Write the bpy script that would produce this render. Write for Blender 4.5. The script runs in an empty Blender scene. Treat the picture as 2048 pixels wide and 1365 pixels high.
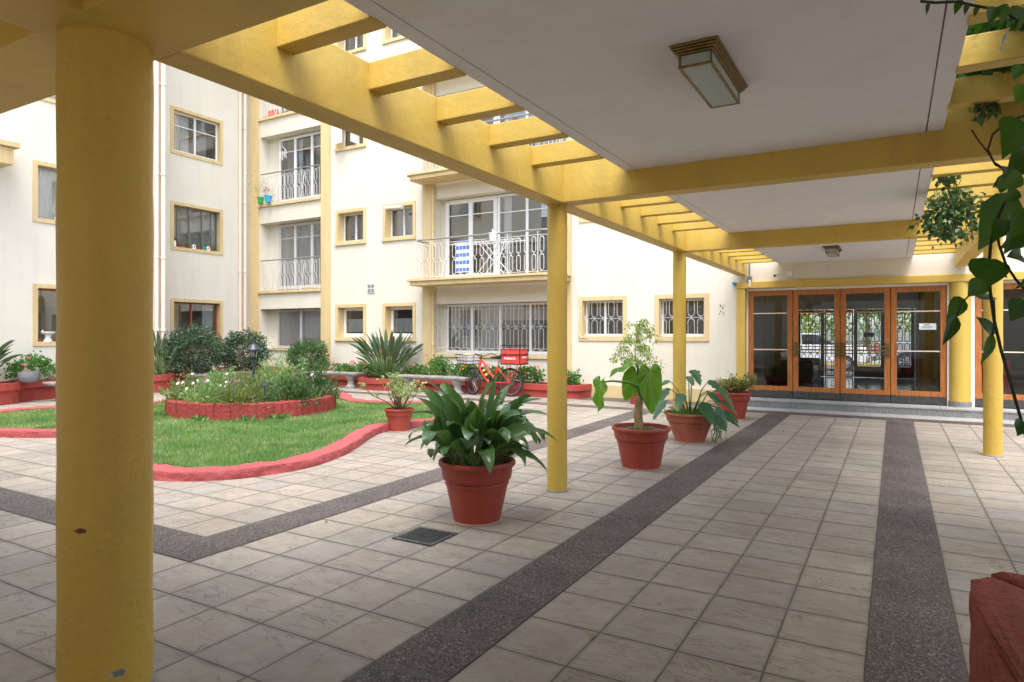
import bpy, math, random
import numpy as np
from mathutils import Vector, Matrix

random.seed(7); RNG = np.random.default_rng(11)
scene = bpy.context.scene
R = math.radians
PI = math.pi

# ------------------------------------------------------------------ camera
cam_d = bpy.data.cameras.new('camera'); cam = bpy.data.objects.new('camera', cam_d)
scene.collection.objects.link(cam); scene.camera = cam
cam.location = (0, 0, 1.54); cam.rotation_euler = (R(90), 0, R(30))
cam_d.sensor_width = 36; cam_d.lens = 36*1324/2048
cam_d.shift_y = -14.5/2048
cam_d.clip_start = 0.05; cam_d.clip_end = 400

# ------------------------------------------------------------------ world, sun, exposure
world = bpy.data.worlds.new('World'); scene.world = world; world.use_nodes = True
wn = world.node_tree; wn.nodes.clear()
sky = wn.nodes.new('ShaderNodeTexSky'); sky.sky_type = 'NISHITA'; sky.sun_disc = False
SUN_DIR = Vector((0.20, -0.36, 0.90)).normalized()      # towards the sun
sky.sun_elevation = math.asin(SUN_DIR.z)
sky.sun_rotation = math.atan2(SUN_DIR.x, SUN_DIR.y)
sky.altitude = 500; sky.air_density = 1.0; sky.dust_density = 4.0; sky.ozone_density = 1.0
hs = wn.nodes.new('ShaderNodeHueSaturation'); hs.inputs['Saturation'].default_value = 0.62
bgn = wn.nodes.new('ShaderNodeBackground'); bgn.inputs['Strength'].default_value = 0.15
wo = wn.nodes.new('ShaderNodeOutputWorld')
wn.links.new(sky.outputs[0], hs.inputs['Color']); wn.links.new(hs.outputs[0], bgn.inputs['Color'])
wn.links.new(bgn.outputs[0], wo.inputs['Surface'])
sun_d = bpy.data.lights.new('sun', 'SUN'); sun_d.energy = 0.5; sun_d.angle = R(25); sun_d.color = (1, .97, .93)
sun = bpy.data.objects.new('sun', sun_d); scene.collection.objects.link(sun)
sun.rotation_euler = (-SUN_DIR).to_track_quat('-Z', 'Y').to_euler()
sun.location = (0, 0, 30)
scene.view_settings.view_transform = 'Standard'; scene.view_settings.look = 'None'
scene.view_settings.exposure = 2.0; scene.view_settings.gamma = 1
scene.cycles.max_bounces = 10; scene.cycles.diffuse_bounces = 6; scene.cycles.transparent_max_bounces = 16
scene.cycles.sample_clamp_indirect = 6

# ------------------------------------------------------------------ helpers
COL = scene.collection
ORG = {}

def thing(name, label, cat, loc=(0, 0, 0), group=None):
    o = bpy.data.objects.new(name, None); COL.objects.link(o)
    o.location = loc; o.empty_display_size = .1
    ORG[o.name] = Vector(loc)
    o['label'] = label; o['category'] = cat
    if group: o['group'] = group
    return o

def tag(o, label=None, cat=None, group=None, kind=None):
    if label: o['label'] = label
    if cat: o['category'] = cat
    if group: o['group'] = group
    if kind: o['kind'] = kind
    return o

class MB:
    def __init__(s, f=None):
        s.v = []; s.f = []; s.mi = []; s.m = 0; s.map = f
    def add(s, vs, fs):
        n = len(s.v)
        if s.map: vs = [s.map(*p) for p in vs]
        s.v.extend([tuple(p) for p in vs])
        s.f.extend([tuple(i+n for i in q) for q in fs]); s.mi.extend([s.m]*len(fs))
        return s
    def box(s, a, b, c, d, e, g):
        return s.add([(a,c,e),(b,c,e),(b,d,e),(a,d,e),(a,c,g),(b,c,g),(b,d,g),(a,d,g)],
                     [(0,3,2,1),(4,5,6,7),(0,1,5,4),(1,2,6,5),(2,3,7,6),(3,0,4,7)])
    def tube(s, pts, r, n=5, cap=True, closed=False):
        pts = [Vector(p) for p in pts]; N = len(pts)
        if closed: cap = False
        rs = r if isinstance(r, (list, tuple)) else [r]*N
        vs = []; up = None
        for i, p in enumerate(pts):
            if closed: t = pts[(i+1) % N]-pts[i-1]
            else: t = pts[min(i+1, N-1)]-pts[max(i-1, 0)]
            if t.length < 1e-9: t = Vector((0, 0, 1))
            t.normalize()
            if up is None:
                up = Vector((0, 0, 1)) if abs(t.z) < .9 else Vector((1, 0, 0))
            a = t.cross(up)
            if a.length < 1e-4: a = t.cross(Vector((1, .3, 0)))
            a.normalize(); b = a.cross(t).normalized(); up = b
            for k in range(n):
                w = 2*PI*k/n
                vs.append(p+(a*math.cos(w)+b*math.sin(w))*rs[i])
        fs = []
        for i in range(N if closed else N-1):
            j = (i+1) % N
            for k in range(n):
                fs.append((i*n+k, i*n+(k+1) % n, j*n+(k+1) % n, j*n+k))
        if cap:
            fs.append(tuple(range(n))[::-1]); fs.append(tuple((N-1)*n+k for k in range(n)))
        return s.add(vs, fs)
    def lathe(s, prof, c=(0, 0, 0), n=32, sx=1, sy=1, close=False):
        vs = []; fs = []
        for r, z in prof:
            for k in range(n):
                w = 2*PI*k/n
                vs.append((c[0]+r*math.cos(w)*sx, c[1]+r*math.sin(w)*sy, c[2]+z))
        for i in range(len(prof)-1):
            for k in range(n):
                fs.append((i*n+k, i*n+(k+1) % n, (i+1)*n+(k+1) % n, (i+1)*n+k))
        if close:
            fs.append(tuple(range(n))[::-1]); fs.append(tuple((len(prof)-1)*n+k for k in range(n)))
        return s.add(vs, fs)
    def cyl(s, c, r, h, n=24):
        return s.lathe([(r, 0), (r, h)], c, n, close=True)
    def disc(s, c, r, n=24):
        return s.add([(c[0]+r*math.cos(2*PI*k/n), c[1]+r*math.sin(2*PI*k/n), c[2]) for k in range(n)], [tuple(range(n))])
    def prism(s, poly, z0, z1):
        n = len(poly)
        return s.add([(x, y, z0) for x, y in poly]+[(x, y, z1) for x, y in poly],
                     [tuple(range(n))[::-1], tuple(range(n, 2*n))]+[(i, (i+1) % n, (i+1) % n+n, i+n) for i in range(n)])
    def build(s, name, mat, parent=None, smooth=False, bevel=0, loc=None):
        o = Vector((0, 0, 0))
        if parent is not None: o = ORG[parent.name]
        elif loc is not None: o = Vector(loc)
        me = bpy.data.meshes.new(name)
        v = np.array(s.v, dtype=float).reshape(-1, 3)-np.array(o)
        me.from_pydata(v.tolist(), [], s.f)
        mats = mat if isinstance(mat, (list, tuple)) else [mat]
        for m in mats: me.materials.append(m)
        if len(mats) > 1: me.polygons.foreach_set('material_index', s.mi)
        if smooth:
            me.polygons.foreach_set('use_smooth', [True]*len(me.polygons))
            if smooth != 'all':
                me.set_sharp_from_angle(angle=R(40))
        me.update()
        ob = bpy.data.objects.new(name, me); COL.objects.link(ob)
        if parent is not None: ob.parent = parent
        elif loc is not None: ob.location = loc
        ORG[ob.name] = o
        if bevel:
            bm = ob.modifiers.new('bevel', 'BEVEL'); bm.width = bevel; bm.segments = 2; bm.limit_method = 'ANGLE'
        return ob

def kids(o): return [c for c in list(o.children)]
def dup(o, loc=None, label=None, parent=None, rotz=None, scale=None):
    c = o.copy(); COL.objects.link(c)
    if parent is not None: c.parent = parent
    ORG[c.name] = ORG[o.name]
    if loc is not None: c.location = loc
    if rotz is not None: c.rotation_euler = (0, 0, rotz)
    if scale is not None: c.scale = (scale,)*3 if not isinstance(scale, tuple) else scale
    if label: c['label'] = label
    for k in kids(o): dup(k, parent=c)
    return c

def at(px, py, Z):
    """point seen at photo pixel (px,py), Z metres along the view axis"""
    a = (px-1024)/1324; b = -(py-668)/1324
    return Vector(((-.5+.8660254*a)*Z, (.8660254+.5*a)*Z, 1.54+b*Z))

# ------------------------------------------------------------------ materials
def nodes(name):
    m = bpy.data.materials.new(name); m.use_nodes = True
    nt = m.node_tree; return m, nt, nt.nodes['Principled BSDF'], nt.nodes['Material Output']
def N(nt, t, **k):
    n = nt.nodes.new(t)
    for a, b in k.items():
        if a.startswith('i_'): n.inputs[a[2:].replace('_', ' ')].default_value = b
        else: setattr(n, a, b)
    return n
def ramp(nt, fac, stops):
    r = nt.nodes.new('ShaderNodeValToRGB'); e = r.color_ramp.elements
    while len(e) < len(stops): e.new(.5)
    for i, (p, c) in enumerate(stops):
        e[i].position = p; e[i].color = (*c, 1) if len(c) == 3 else c
    nt.links.new(fac, r.inputs[0]); return r.outputs[0]
def noise(nt, scale, detail=4, vec=None, rough=.55, dist=0):
    n = N(nt, 'ShaderNodeTexNoise', i_Scale=scale, i_Detail=detail, i_Roughness=rough, i_Distortion=dist)
    if vec is not None: nt.links.new(vec, n.inputs['Vector'])
    return n.outputs['Fac']
def gpos(nt):
    return nt.nodes.new('ShaderNodeNewGeometry').outputs['Position']
def mul(c, k): return tuple(min(1, x*k) for x in c)
def mixc(nt, fac, a, b, mode='MIX'):
    m = nt.nodes.new('ShaderNodeMix'); m.data_type = 'RGBA'; m.blend_type = mode
    for sock, v in ((m.inputs[0], fac), (m.inputs[6], a), (m.inputs[7], b)):
        if isinstance(v, bpy.types.NodeSocket): nt.links.new(v, sock)
        elif isinstance(v, (int, float)): sock.default_value = v
        else: sock.default_value = (*v, 1)
    return m.outputs[2]
def math_(nt, op, a, b=None, c=None):
    m = nt.nodes.new('ShaderNodeMath'); m.operation = op
    for i, v in enumerate((a, b, c)):
        if v is None: continue
        if isinstance(v, bpy.types.NodeSocket): nt.links.new(v, m.inputs[i])
        else: m.inputs[i].default_value = v
    return m.outputs[0]
def bump(nt, bs, h, strength, dist=.01, prev=None):
    b = N(nt, 'ShaderNodeBump', i_Strength=strength, i_Distance=dist)
    nt.links.new(h, b.inputs['Height'])
    if prev is not None: nt.links.new(prev, b.inputs['Normal'])
    nt.links.new(b.outputs[0], bs.inputs['Normal']); return b.outputs[0]
def stretch(nt, vec, s):
    m = nt.nodes.new('ShaderNodeMapping'); m.inputs['Scale'].default_value = s
    nt.links.new(vec, m.inputs[0]); return m.outputs[0]

def paint(name, col, rough=.6, var=.10, bs_=.25, scale=18, dist=.004, stain=0, stain_col=None, spec=.4):
    """painted plaster / concrete: mottling, streaky stains, fine relief"""
    m, nt, p, out = nodes(name)
    g = gpos(nt)
    c = ramp(nt, noise(nt, 1.7, 5, g), [(.3, mul(col, 1-var)), (.7, mul(col, 1+var*.5))])
    c = mixc(nt, .35, c, ramp(nt, noise(nt, 35, 3, g), [(.3, mul(col, 1-var*.8)), (.75, mul(col, 1.04))]))
    if stain:
        st = noise(nt, 1.0, 6, stretch(nt, g, (5, 5, .5)), .65)
        f = math_(nt, 'MULTIPLY', ramp(nt, st, [(.48, (0, 0, 0)), (.74, (1, 1, 1))]), stain)
        c = mixc(nt, f, c, stain_col or mul(col, .5))
    nt.links.new(c, p.inputs['Base Color'])
    p.inputs['Roughness'].default_value = rough
    p.inputs['Specular IOR Level'].default_value = spec
    b = bump(nt, p, noise(nt, scale, 4, g, .6), bs_, dist*3)
    bump(nt, p, noise(nt, scale*6, 3, g, .6), bs_*.8, dist*.6, b)
    return m
def plain(name, col, rough=.5, metal=0, spec=.5, var=0):
    m, nt, p, out = nodes(name)
    p.inputs['Base Color'].default_value = (*col, 1)
    if var:
        c = ramp(nt, noise(nt, 14, 4, gpos(nt)), [(.3, mul(col, 1-var)), (.7, mul(col, 1+var))])
        nt.links.new(c, p.inputs['Base Color'])
    p.inputs['Roughness'].default_value = rough; p.inputs['Metallic'].default_value = metal
    p.inputs['Specular IOR Level'].default_value = spec
    return m
def leafm(name, cols, rough=.45, trans=.25, tcol=None, spec=.5):
    """foliage: colour varies per leaf, a little light comes through"""
    m, nt, p, out = nodes(name)
    g = nt.nodes.new('ShaderNodeNewGeometry')
    n = len(cols)
    c = ramp(nt, g.outputs['Random Per Island'], [(i/(n-1), k) for i, k in enumerate(cols)])
    c = mixc(nt, .5, c, ramp(nt, noise(nt, 2.2, 3, g.outputs['Position']), [(.3, mul(cols[0], .8)), (.7, mul(cols[-1], 1.05))]))
    nt.links.new(c, p.inputs['Base Color']); p.inputs['Roughness'].default_value = rough
    p.inputs['Specular IOR Level'].default_value = spec
    t = nt.nodes.new('ShaderNodeBsdfTranslucent')
    tc = mixc(nt, 1.0, c, tcol or (1.0, 1.0, .35), 'MULTIPLY')
    tc = mixc(nt, 1.0, tc, (1.6, 1.6, 1.6), 'MULTIPLY')
    nt.links.new(tc, t.inputs['Color'])
    mx = nt.nodes.new('ShaderNodeMixShader'); mx.inputs[0].default_value = trans
    nt.links.new(p.outputs[0], mx.inputs[1]); nt.links.new(t.outputs[0], mx.inputs[2])
    nt.links.new(mx.outputs[0], out.inputs['Surface'])
    return m
def glass(name, tint=(.85, .9, .9), refl=1.0, rough=.0, base=.08):
    m, nt, p, out = nodes(name); nt.nodes.remove(p)
    t = nt.nodes.new('ShaderNodeBsdfTransparent'); t.inputs['Color'].default_value = (*tint, 1)
    gl = nt.nodes.new('ShaderNodeBsdfGlossy'); gl.inputs['Roughness'].default_value = rough
    fr = nt.nodes.new('ShaderNodeFresnel'); fr.inputs['IOR'].default_value = 1.5
    f = math_(nt, 'MULTIPLY_ADD', fr.outputs[0], refl, base)
    mx = nt.nodes.new('ShaderNodeMixShader')
    nt.links.new(f, mx.inputs[0]); nt.links.new(t.outputs[0], mx.inputs[1]); nt.links.new(gl.outputs[0], mx.inputs[2])
    nt.links.new(mx.outputs[0], out.inputs['Surface'])
    return m

M = {}
M['cream'] = paint('cream_plaster', (.69, .65, .54), .85, .05, .25, 9, .004, .20, (.52, .47, .38))
M['cream_grey'] = paint('pale_grey_cream_plaster', (.69, .66, .575), .85, .05, .25, 9, .004, .20, (.48, .45, .38))
M['trim'] = paint('ochre_trim_paint', (.64, .50, .26), .7, .08, .3, 20, .003, .35, (.35, .25, .13))
M['yellow'] = paint('yellow_masonry_paint', (.615, .425, .085), .5, .10, .34, 11, .005, .35, (.36, .25, .08))
M['yellow_col'] = paint('yellow_column_paint', (.60, .41, .075), .42, .10, .5, 30, .005, .35, (.40, .27, .08))
M['ceiling'] = paint('white_ceiling_paint', (.78, .76, .76), .8, .05, .3, 10, .004, .22, (.55, .52, .48))
M['red'] = paint('red_planter_paint', (.36, .055, .042), .6, .15, .4, 12, .005, .25, (.30, .06, .045))
M['kerb'] = paint('pinkish_red_kerb_paint', (.42, .085, .09), .6, .22, .9, 14, .010, .5, (.34, .07, .07))
M['brick_red'] = paint('dark_red_brick_paint', (.34, .052, .045), .7, .2, .9, 22, .008, .4, (.25, .06, .05))
M['pipe'] = paint('pale_pink_pipe_paint', (.80, .67, .55), .5, .05, .1)
M['white'] = plain('white_gloss_paint', (.78, .78, .77), .4, var=.04)
M['white_old'] = plain('weathered_white_paint', (.70, .69, .66), .5, var=.12)
M['rail'] = plain('white_iron_paint', (.60, .59, .56), .45, var=.08)
M['grey_metal'] = plain('grey_metal', (.25, .25, .24), .4, .6)
M['handrail'] = plain('dull_grey_handrail', (.26, .26, .25), .5, .2)
M['steel'] = plain('galvanised_steel', (.30, .31, .32), .35, .8, var=.2)
M['black'] = plain('black_paint', (.015, .015, .015), .35, var=.3)
M['rubber'] = plain('black_rubber', (.02, .02, .02), .75)
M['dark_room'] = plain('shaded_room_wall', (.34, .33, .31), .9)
M['curtain'] = plain('white_net_curtain', (.72, .72, .72), .9, var=.03)
M['curtain_g'] = plain('grey_net_curtain', (.42, .41, .40), .9, var=.12)
M['curtain_d'] = plain('dark_patterned_curtain', (.10, .10, .09), .9, var=.6)
M['drain_metal'] = plain('dark_drain_metal', (.10, .115, .13), .4, .7, var=.3)
M['curtain_b'] = plain('beige_curtain', (.50, .42, .33), .9, var=.05)
M['glass'] = glass('window_glass', (.84, .87, .88), 1.0, 0, .17)
M['doorglass'] = glass('door_glass', (.88, .90, .88), 1.0, 0, .04)
M['concrete'] = paint('weathered_bench_concrete', (.33, .315, .29), .85, .3, .9, 16, .008, .85, (.16, .155, .14))
M['pot'] = paint('terracotta_red_plastic', (.32, .050, .030), .5, .12, .08, 16, .002, .18, (.55, .20, .14))
M['pot_pale'] = paint('faded_terracotta_plastic', (.36, .09, .05), .6, .12, .10, 16, .002, .4, (.52, .24, .16))
M['soil'] = paint('dark_soil', (.07, .05, .035), .95, .4, 1.0, 30, .02)
M['drysoil'] = paint('dry_pale_soil', (.26, .20, .14), .95, .3, 1.0, 30, .02)
M['brass'] = plain('tarnished_brass', (.25, .17, .06), .38, .75, var=.35)
M['frost'] = plain('frosted_glass', (.40, .47, .44), .35, var=.08)
M['bike'] = plain('orange_red_bike_paint', (.72, .05, .03), .3, var=.05)
M['bag'] = paint('red_delivery_fabric', (.74, .06, .05), .6, .08, .3, 12, .006)
M['blue'] = plain('blue_plastic', (.03, .22, .45), .4)
M['teal'] = plain('turquoise_paint', (.05, .42, .42), .5)
M['green_pot'] = plain('green_plastic', (.03, .38, .08), .4)
M['cyan_pot'] = plain('light_blue_plastic', (.05, .38, .62), .4)
M['greypot'] = paint('grey_stone_pot', (.22, .23, .26), .8, .3, .8, 24, .006)
M['card'] = plain('brown_cardboard', (.50, .38, .27), .8, var=.08)
M['paper'] = plain('white_paper', (.75, .8, .85), .7)
M['ink'] = plain('dark_ink', (.05, .06, .08), .7)
M['lamp_metal'] = plain('dark_grey_lamp_metal', (.05, .055, .075), .35, .3)
M['lampglass'] = glass('lamp_glass', (.8, .8, .78), 1, .1, .1)

def wood(name, col, dark):
    m, nt, p, out = nodes(name); g = gpos(nt)
    w = noise(nt, 5, 5, stretch(nt, g, (6, 6, .6)), .6, .5)
    c = ramp(nt, w, [(.3, dark), (.65, col)])
    nt.links.new(c, p.inputs['Base Color']); p.inputs['Roughness'].default_value = .32
    bump(nt, p, noise(nt, 40, 3, stretch(nt, g, (1, 1, .1))), .15, .003)
    return m
M['wood'] = wood('orange_varnished_wood', (.52, .20, .055), (.33, .10, .025))
M['wood_red'] = wood('red_brown_window_wood', (.36, .10, .035), (.24, .06, .02))

# ---- paving: 0.4 m slate-textured concrete slabs
def slab_mat(name, base, alt, aggregate=False):
    m, nt, p, out = nodes(name); g = gpos(nt)
    sep = nt.nodes.new('ShaderNodeSeparateXYZ'); nt.links.new(g, sep.inputs[0])
    T = .4
    wob = noise(nt, 3.0, 2, g)
    wx = math_(nt, 'MULTIPLY_ADD', wob, .012, -.006)
    u = math_(nt, 'DIVIDE', math_(nt, 'ADD', math_(nt, 'ADD', sep.outputs[0], .115), wx), T)
    v = math_(nt, 'DIVIDE', math_(nt, 'SUBTRACT', math_(nt, 'ADD', sep.outputs[1], wx), 2.78), T)
    fu, fv = math_(nt, 'FLOOR', u), math_(nt, 'FLOOR', v)
    ru, rv = math_(nt, 'FRACT', u), math_(nt, 'FRACT', v)
    eu = math_(nt, 'MINIMUM', ru, math_(nt, 'SUBTRACT', 1.0, ru))
    ev = math_(nt, 'MINIMUM', rv, math_(nt, 'SUBTRACT', 1.0, rv))
    e = math_(nt, 'MINIMUM', eu, math_(nt, 'MULTIPLY', ev, .72))
    cell = nt.nodes.new('ShaderNodeCombineXYZ'); nt.links.new(fu, cell.inputs[0]); nt.links.new(fv, cell.inputs[1])
    wn_ = N(nt, 'ShaderNodeTexWhiteNoise', noise_dimensions='3D'); nt.links.new(cell.outputs[0], wn_.inputs[0])
    rnd = wn_.outputs['Value']
    # streak coordinates: shifted at random per slab
    off = nt.nodes.new('ShaderNodeVectorMath'); off.operation = 'MULTIPLY_ADD'
    nt.links.new(wn_.outputs['Color'], off.inputs[0]); off.inputs[1].default_value = (7, 7, 7); nt.links.new(g, off.inputs[2])
    if aggregate:
        vor = N(nt, 'ShaderNodeTexVoronoi', i_Scale=130.0); nt.links.new(g, vor.inputs['Vector'])
        vc = nt.nodes.new('ShaderNodeSeparateColor'); nt.links.new(vor.outputs['Color'], vc.inputs[0])
        c = ramp(nt, vc.outputs[0], [(0, (.035, .028, .03)), (.35, base), (.75, alt), (.95, mul(alt, 1.5)), (1, (.40, .37, .36))])
        c = mixc(nt, 1.0, c, ramp(nt, noise(nt, 1.8, 4, g), [(.3, (.72, .72, .74)), (.7, (1.15, 1.12, 1.1))]), 'MULTIPLY')
        h = vor.outputs['Distance']; hb, hd = .9, .006
        jw = .012
    else:
        s1 = noise(nt, 3.2, 7, stretch(nt, off.outputs[0], (.55, 1.5, 1)), .62, 1.5)
        s2 = noise(nt, 9, 6, off.outputs[0], .65)
        c = ramp(nt, noise(nt, .55, 4, g), [(.3, base), (.7, alt)])
        c = mixc(nt, 1.0, c, ramp(nt, s2, [(.25, (.84, .83, .82)), (.7, (1.06, 1.05, 1.04))]), 'MULTIPLY')
        # dark slate creases
        cr = math_(nt, 'ABSOLUTE', math_(nt, 'SUBTRACT', s1, .5))
        crm = ramp(nt, cr, [(0, (1, 1, 1)), (.014, (0, 0, 0))])
        patch = ramp(nt, noise(nt, 2.6, 3, off.outputs[0]), [(.44, (0, 0, 0)), (.56, (1, 1, 1))])
        crf = math_(nt, 'MULTIPLY', math_(nt, 'MULTIPLY', crm, patch), .80)
        c = mixc(nt, crf, c, (.13, .12, .11))
        gr = ramp(nt, noise(nt, .9, 7, g, .7), [(.42, (1, 1, 1)), (.72, (.74, .72, .69))])
        c = mixc(nt, 1.0, c, gr, 'MULTIPLY')
        h = s1; hb, hd = .8, .016
        jw = .0145
    c = mixc(nt, 1.0, c, ramp(nt, rnd, [(0, (.86, .85, .84)), (.25, (1.02, .98, .93)), (.5, (.93, .93, .94)), (.75, (1.06, 1.03, .98)), (1, (.97, .92, .88))]), 'MULTIPLY')
    # joints, of uneven width and dirt around them
    jn = math_(nt, 'MULTIPLY', noise(nt, 6, 3, g), jw*1.7)
    j = math_(nt, 'SUBTRACT', 1.0, math_(nt, 'SMOOTH_MIN', math_(nt, 'DIVIDE', e, jn), 1.0, .1))
    jm = ramp(nt, j, [(.0, (0, 0, 0)), (.35, (1, 1, 1))])
    c = mixc(nt, math_(nt, 'MULTIPLY', jm, .7 if aggregate else .95), c, (.075, .068, .06))
    dirt = ramp(nt, e, [(.0, (1, 1, 1)), (.07, (0, 0, 0))])
    c = mixc(nt, math_(nt, 'MULTIPLY', math_(nt, 'MULTIPLY', dirt, noise(nt, 5, 6, g, .7)), .85), c, (.15, .13, .11))
    nt.links.new(c, p.inputs['Base Color'])
    p.inputs['Roughness'].default_value = .62; p.inputs['Specular IOR Level'].default_value = .35
    b = bump(nt, p, h, hb, hd)
    jh = math_(nt, 'SUBTRACT', 1.0, jm)
    b = bump(nt, p, jh, .8, .006, b)
    bump(nt, p, noise(nt, 120, 3, g), .25, .002, b)
    return m
M['slab'] = slab_mat('slate_textured_slabs', (.34, .315, .278), (.395, .368, .325))
M['aggr'] = slab_mat('dark_exposed_aggregate', (.088, .080, .078), (.145, .130, .126), True)
def terrazzo(name, base, lo, hi, sc=140):
    m, nt, p, out = nodes(name); g = gpos(nt)
    vor = N(nt, 'ShaderNodeTexVoronoi', i_Scale=float(sc)); nt.links.new(g, vor.inputs['Vector'])
    vc = nt.nodes.new('ShaderNodeSeparateColor'); nt.links.new(vor.outputs['Color'], vc.inputs[0])
    c = ramp(nt, vc.outputs[0], [(0, lo), (.5, base), (1, hi)])
    c = mixc(nt, 1.0, c, ramp(nt, noise(nt, 2, 4, g), [(.3, (.85, .85, .85)), (.7, (1.1, 1.1, 1.1))]), 'MULTIPLY')
    nt.links.new(c, p.inputs['Base Color']); p.inputs['Roughness'].default_value = .6
    return m
M['step'] = terrazzo('grey_terrazzo', (.20, .20, .19), (.10, .10, .10), (.36, .35, .33))
M['step_top'] = terrazzo('pale_terrazzo', (.38, .38, .37), (.25, .25, .25), (.5, .5, .5))

# ------------------------------------------------------------------ setting: ground
g_ = MB(); g_.add([(-60, -60, 0), (60, -60, 0), (60, 60, 0), (-60, 60, 0)], [(0, 1, 2, 3)])
tag(g_.build('paving', M['slab']), kind='structure')
def sheet(name, x0, x1, y0, y1, z, mat):
    b = MB(); b.add([(x0, y0, z), (x1, y0, z), (x1, y1, z), (x0, y1, z)], [(0, 1, 2, 3)])
    return tag(b.build(name, mat), kind='structure')
ag = MB()
for x0, x1, y0, y1 in ((-2.115, -1.715, -3.2, 13.58), (-.115, .285, -3.2, 13.58), (-4.515, -4.115, 2.78, 13.18),
                       (-17, -4.515, 2.78, 3.18), (-16.5, -4.515, 12.78, 13.18), (-4.115, 6, 13.58, 13.98),
                       (-6.5, -3.0, 14.2, 14.99)):
    ag.add([(x0, y0, .004), (x1, y0, .004), (x1, y1, .004), (x0, y1, .004)], [(0, 1, 2, 3)])
tag(ag.build('paving_strip', M['aggr']), kind='structure')
sheet('threshold_strip', -2.85, 6, 14.0, 14.6, .004, M['step_top'])
# ------------------------------------------------------------------ buildings
def far(u, d, z): return (u, 15+d, z)
def west_near(u, d, z): return (-17.6-d, u, z)
def west_far(u, d, z): return (-19-d, u, z)

def facade(mb, u0, u1, z0, z1, holes):
    us = sorted({u0, u1, *[h[0] for h in holes], *[h[1] for h in holes]}); us = [u for u in us if u0 <= u <= u1]
    zs = sorted({z0, z1, *[h[2] for h in holes], *[h[3] for h in holes]}); zs = [z for z in zs if z0 <= z <= z1]
    for a, b in zip(us, us[1:]):
        for c, d in zip(zs, zs[1:]):
            m_, k = (a+b)/2, (c+d)/2
            if any(h[0] < m_ < h[1] and h[2] < k < h[3] for h in holes): continue
            mb.add([(a, 0, c), (b, 0, c), (b, 0, d), (a, 0, d)], [(0, 1, 2, 3)])
    for a, b, c, d, w in holes:
        mb.add([(a,0,c),(b,0,c),(b,0,d),(a,0,d),(a,w,c),(b,w,c),(b,w,d),(a,w,d)],
               [(0,1,5,4),(1,2,6,5),(2,3,7,6),(3,0,4,7)])

def room(mb, u0, u1, z0, z1, d0, d1):
    e = .15
    mb.add([(u0-e,d0,z0-e),(u1+e,d0,z0-e),(u1+e,d0,z1+e),(u0-e,d0,z1+e),(u0-e,d1,z0-e),(u1+e,d1,z0-e),(u1+e,d1,z1+e),(u0-e,d1,z1+e)],
           [(0,1,5,4),(1,2,6,5),(2,3,7,6),(3,0,4,7),(4,5,6,7)])

def curtain_mb(f, u0, u1, z0, z1, d, wl=.09, amp=.022, hem=0):
    mb = MB(f); n = max(8, int((u1-u0)/wl*6)); vs = []
    ph = random.random()*6
    for i in range(n+1):
        u = u0+(u1-u0)*i/n
        o = amp*math.sin(2*PI*(u-u0)/wl+ph+.8*math.sin(u*7))+amp*.5*math.sin(u*23)
        vs += [(u, d+o, z0+hem*abs(math.sin(PI*(u-u0)/.08))), (u, d+o*.4, z1)]
    mb.add(vs, [(2*i, 2*i+2, 2*i+3, 2*i+1) for i in range(n)])
    return mb

def ring_boxes(mb, u0, u1, z0, z1, w, d0, d1, bot=None):
    b = w if bot is None else bot
    mb.box(u0, u0+w, d0, d1, z0+b, z1-w); mb.box(u1-w, u1, d0, d1, z0+b, z1-w)
    mb.box(u0, u1, d0, d1, z1-w, z1); mb.box(u0, u1, d0, d1, z0, z0+b)

def loop_pts(u, z0, z1, w, d, n=6):
    r = w/2; pts = []
    for k in range(n+1):
        a = PI*k/n; pts.append((u+r*math.cos(a), d, z1-r+r*math.sin(a)))
    for k in range(n+1):
        a = PI+PI*k/n; pts.append((u+r*math.cos(a), d, z0+r+r*math.sin(a)))
    return pts
def grille_mb(f, u0, u1, z0, z1, d, sp=.16, w=.085, r=.007, zmid=None, rails=(), ends='loops'):
    """wrought iron of elongated loops, an upper and a lower row joined by short stems"""
    mb = MB(f); n = max(1, round((u1-u0)/sp)); sp = (u1-u0)/n
    zm = zmid if zmid is not None else (z0+z1)/2
    for i in range(n):
        u = u0+sp*(i+.5)
        mb.tube(loop_pts(u, zm+.03, z1, w, d), r, 4, closed=True)
        mb.tube(loop_pts(u, z0, zm-.03, w, d), r, 4, closed=True)
        mb.tube([(u, d, zm-.032), (u, d, zm+.032)], r, 4)
        mb.tube([(u, d, z1), (u, d, z1+.05)], r*.8, 4)
    for z in rails: mb.tube([(u0-.03, d, z), (u1+.03, d, z)], r*.9, 4)
    return mb

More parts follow.
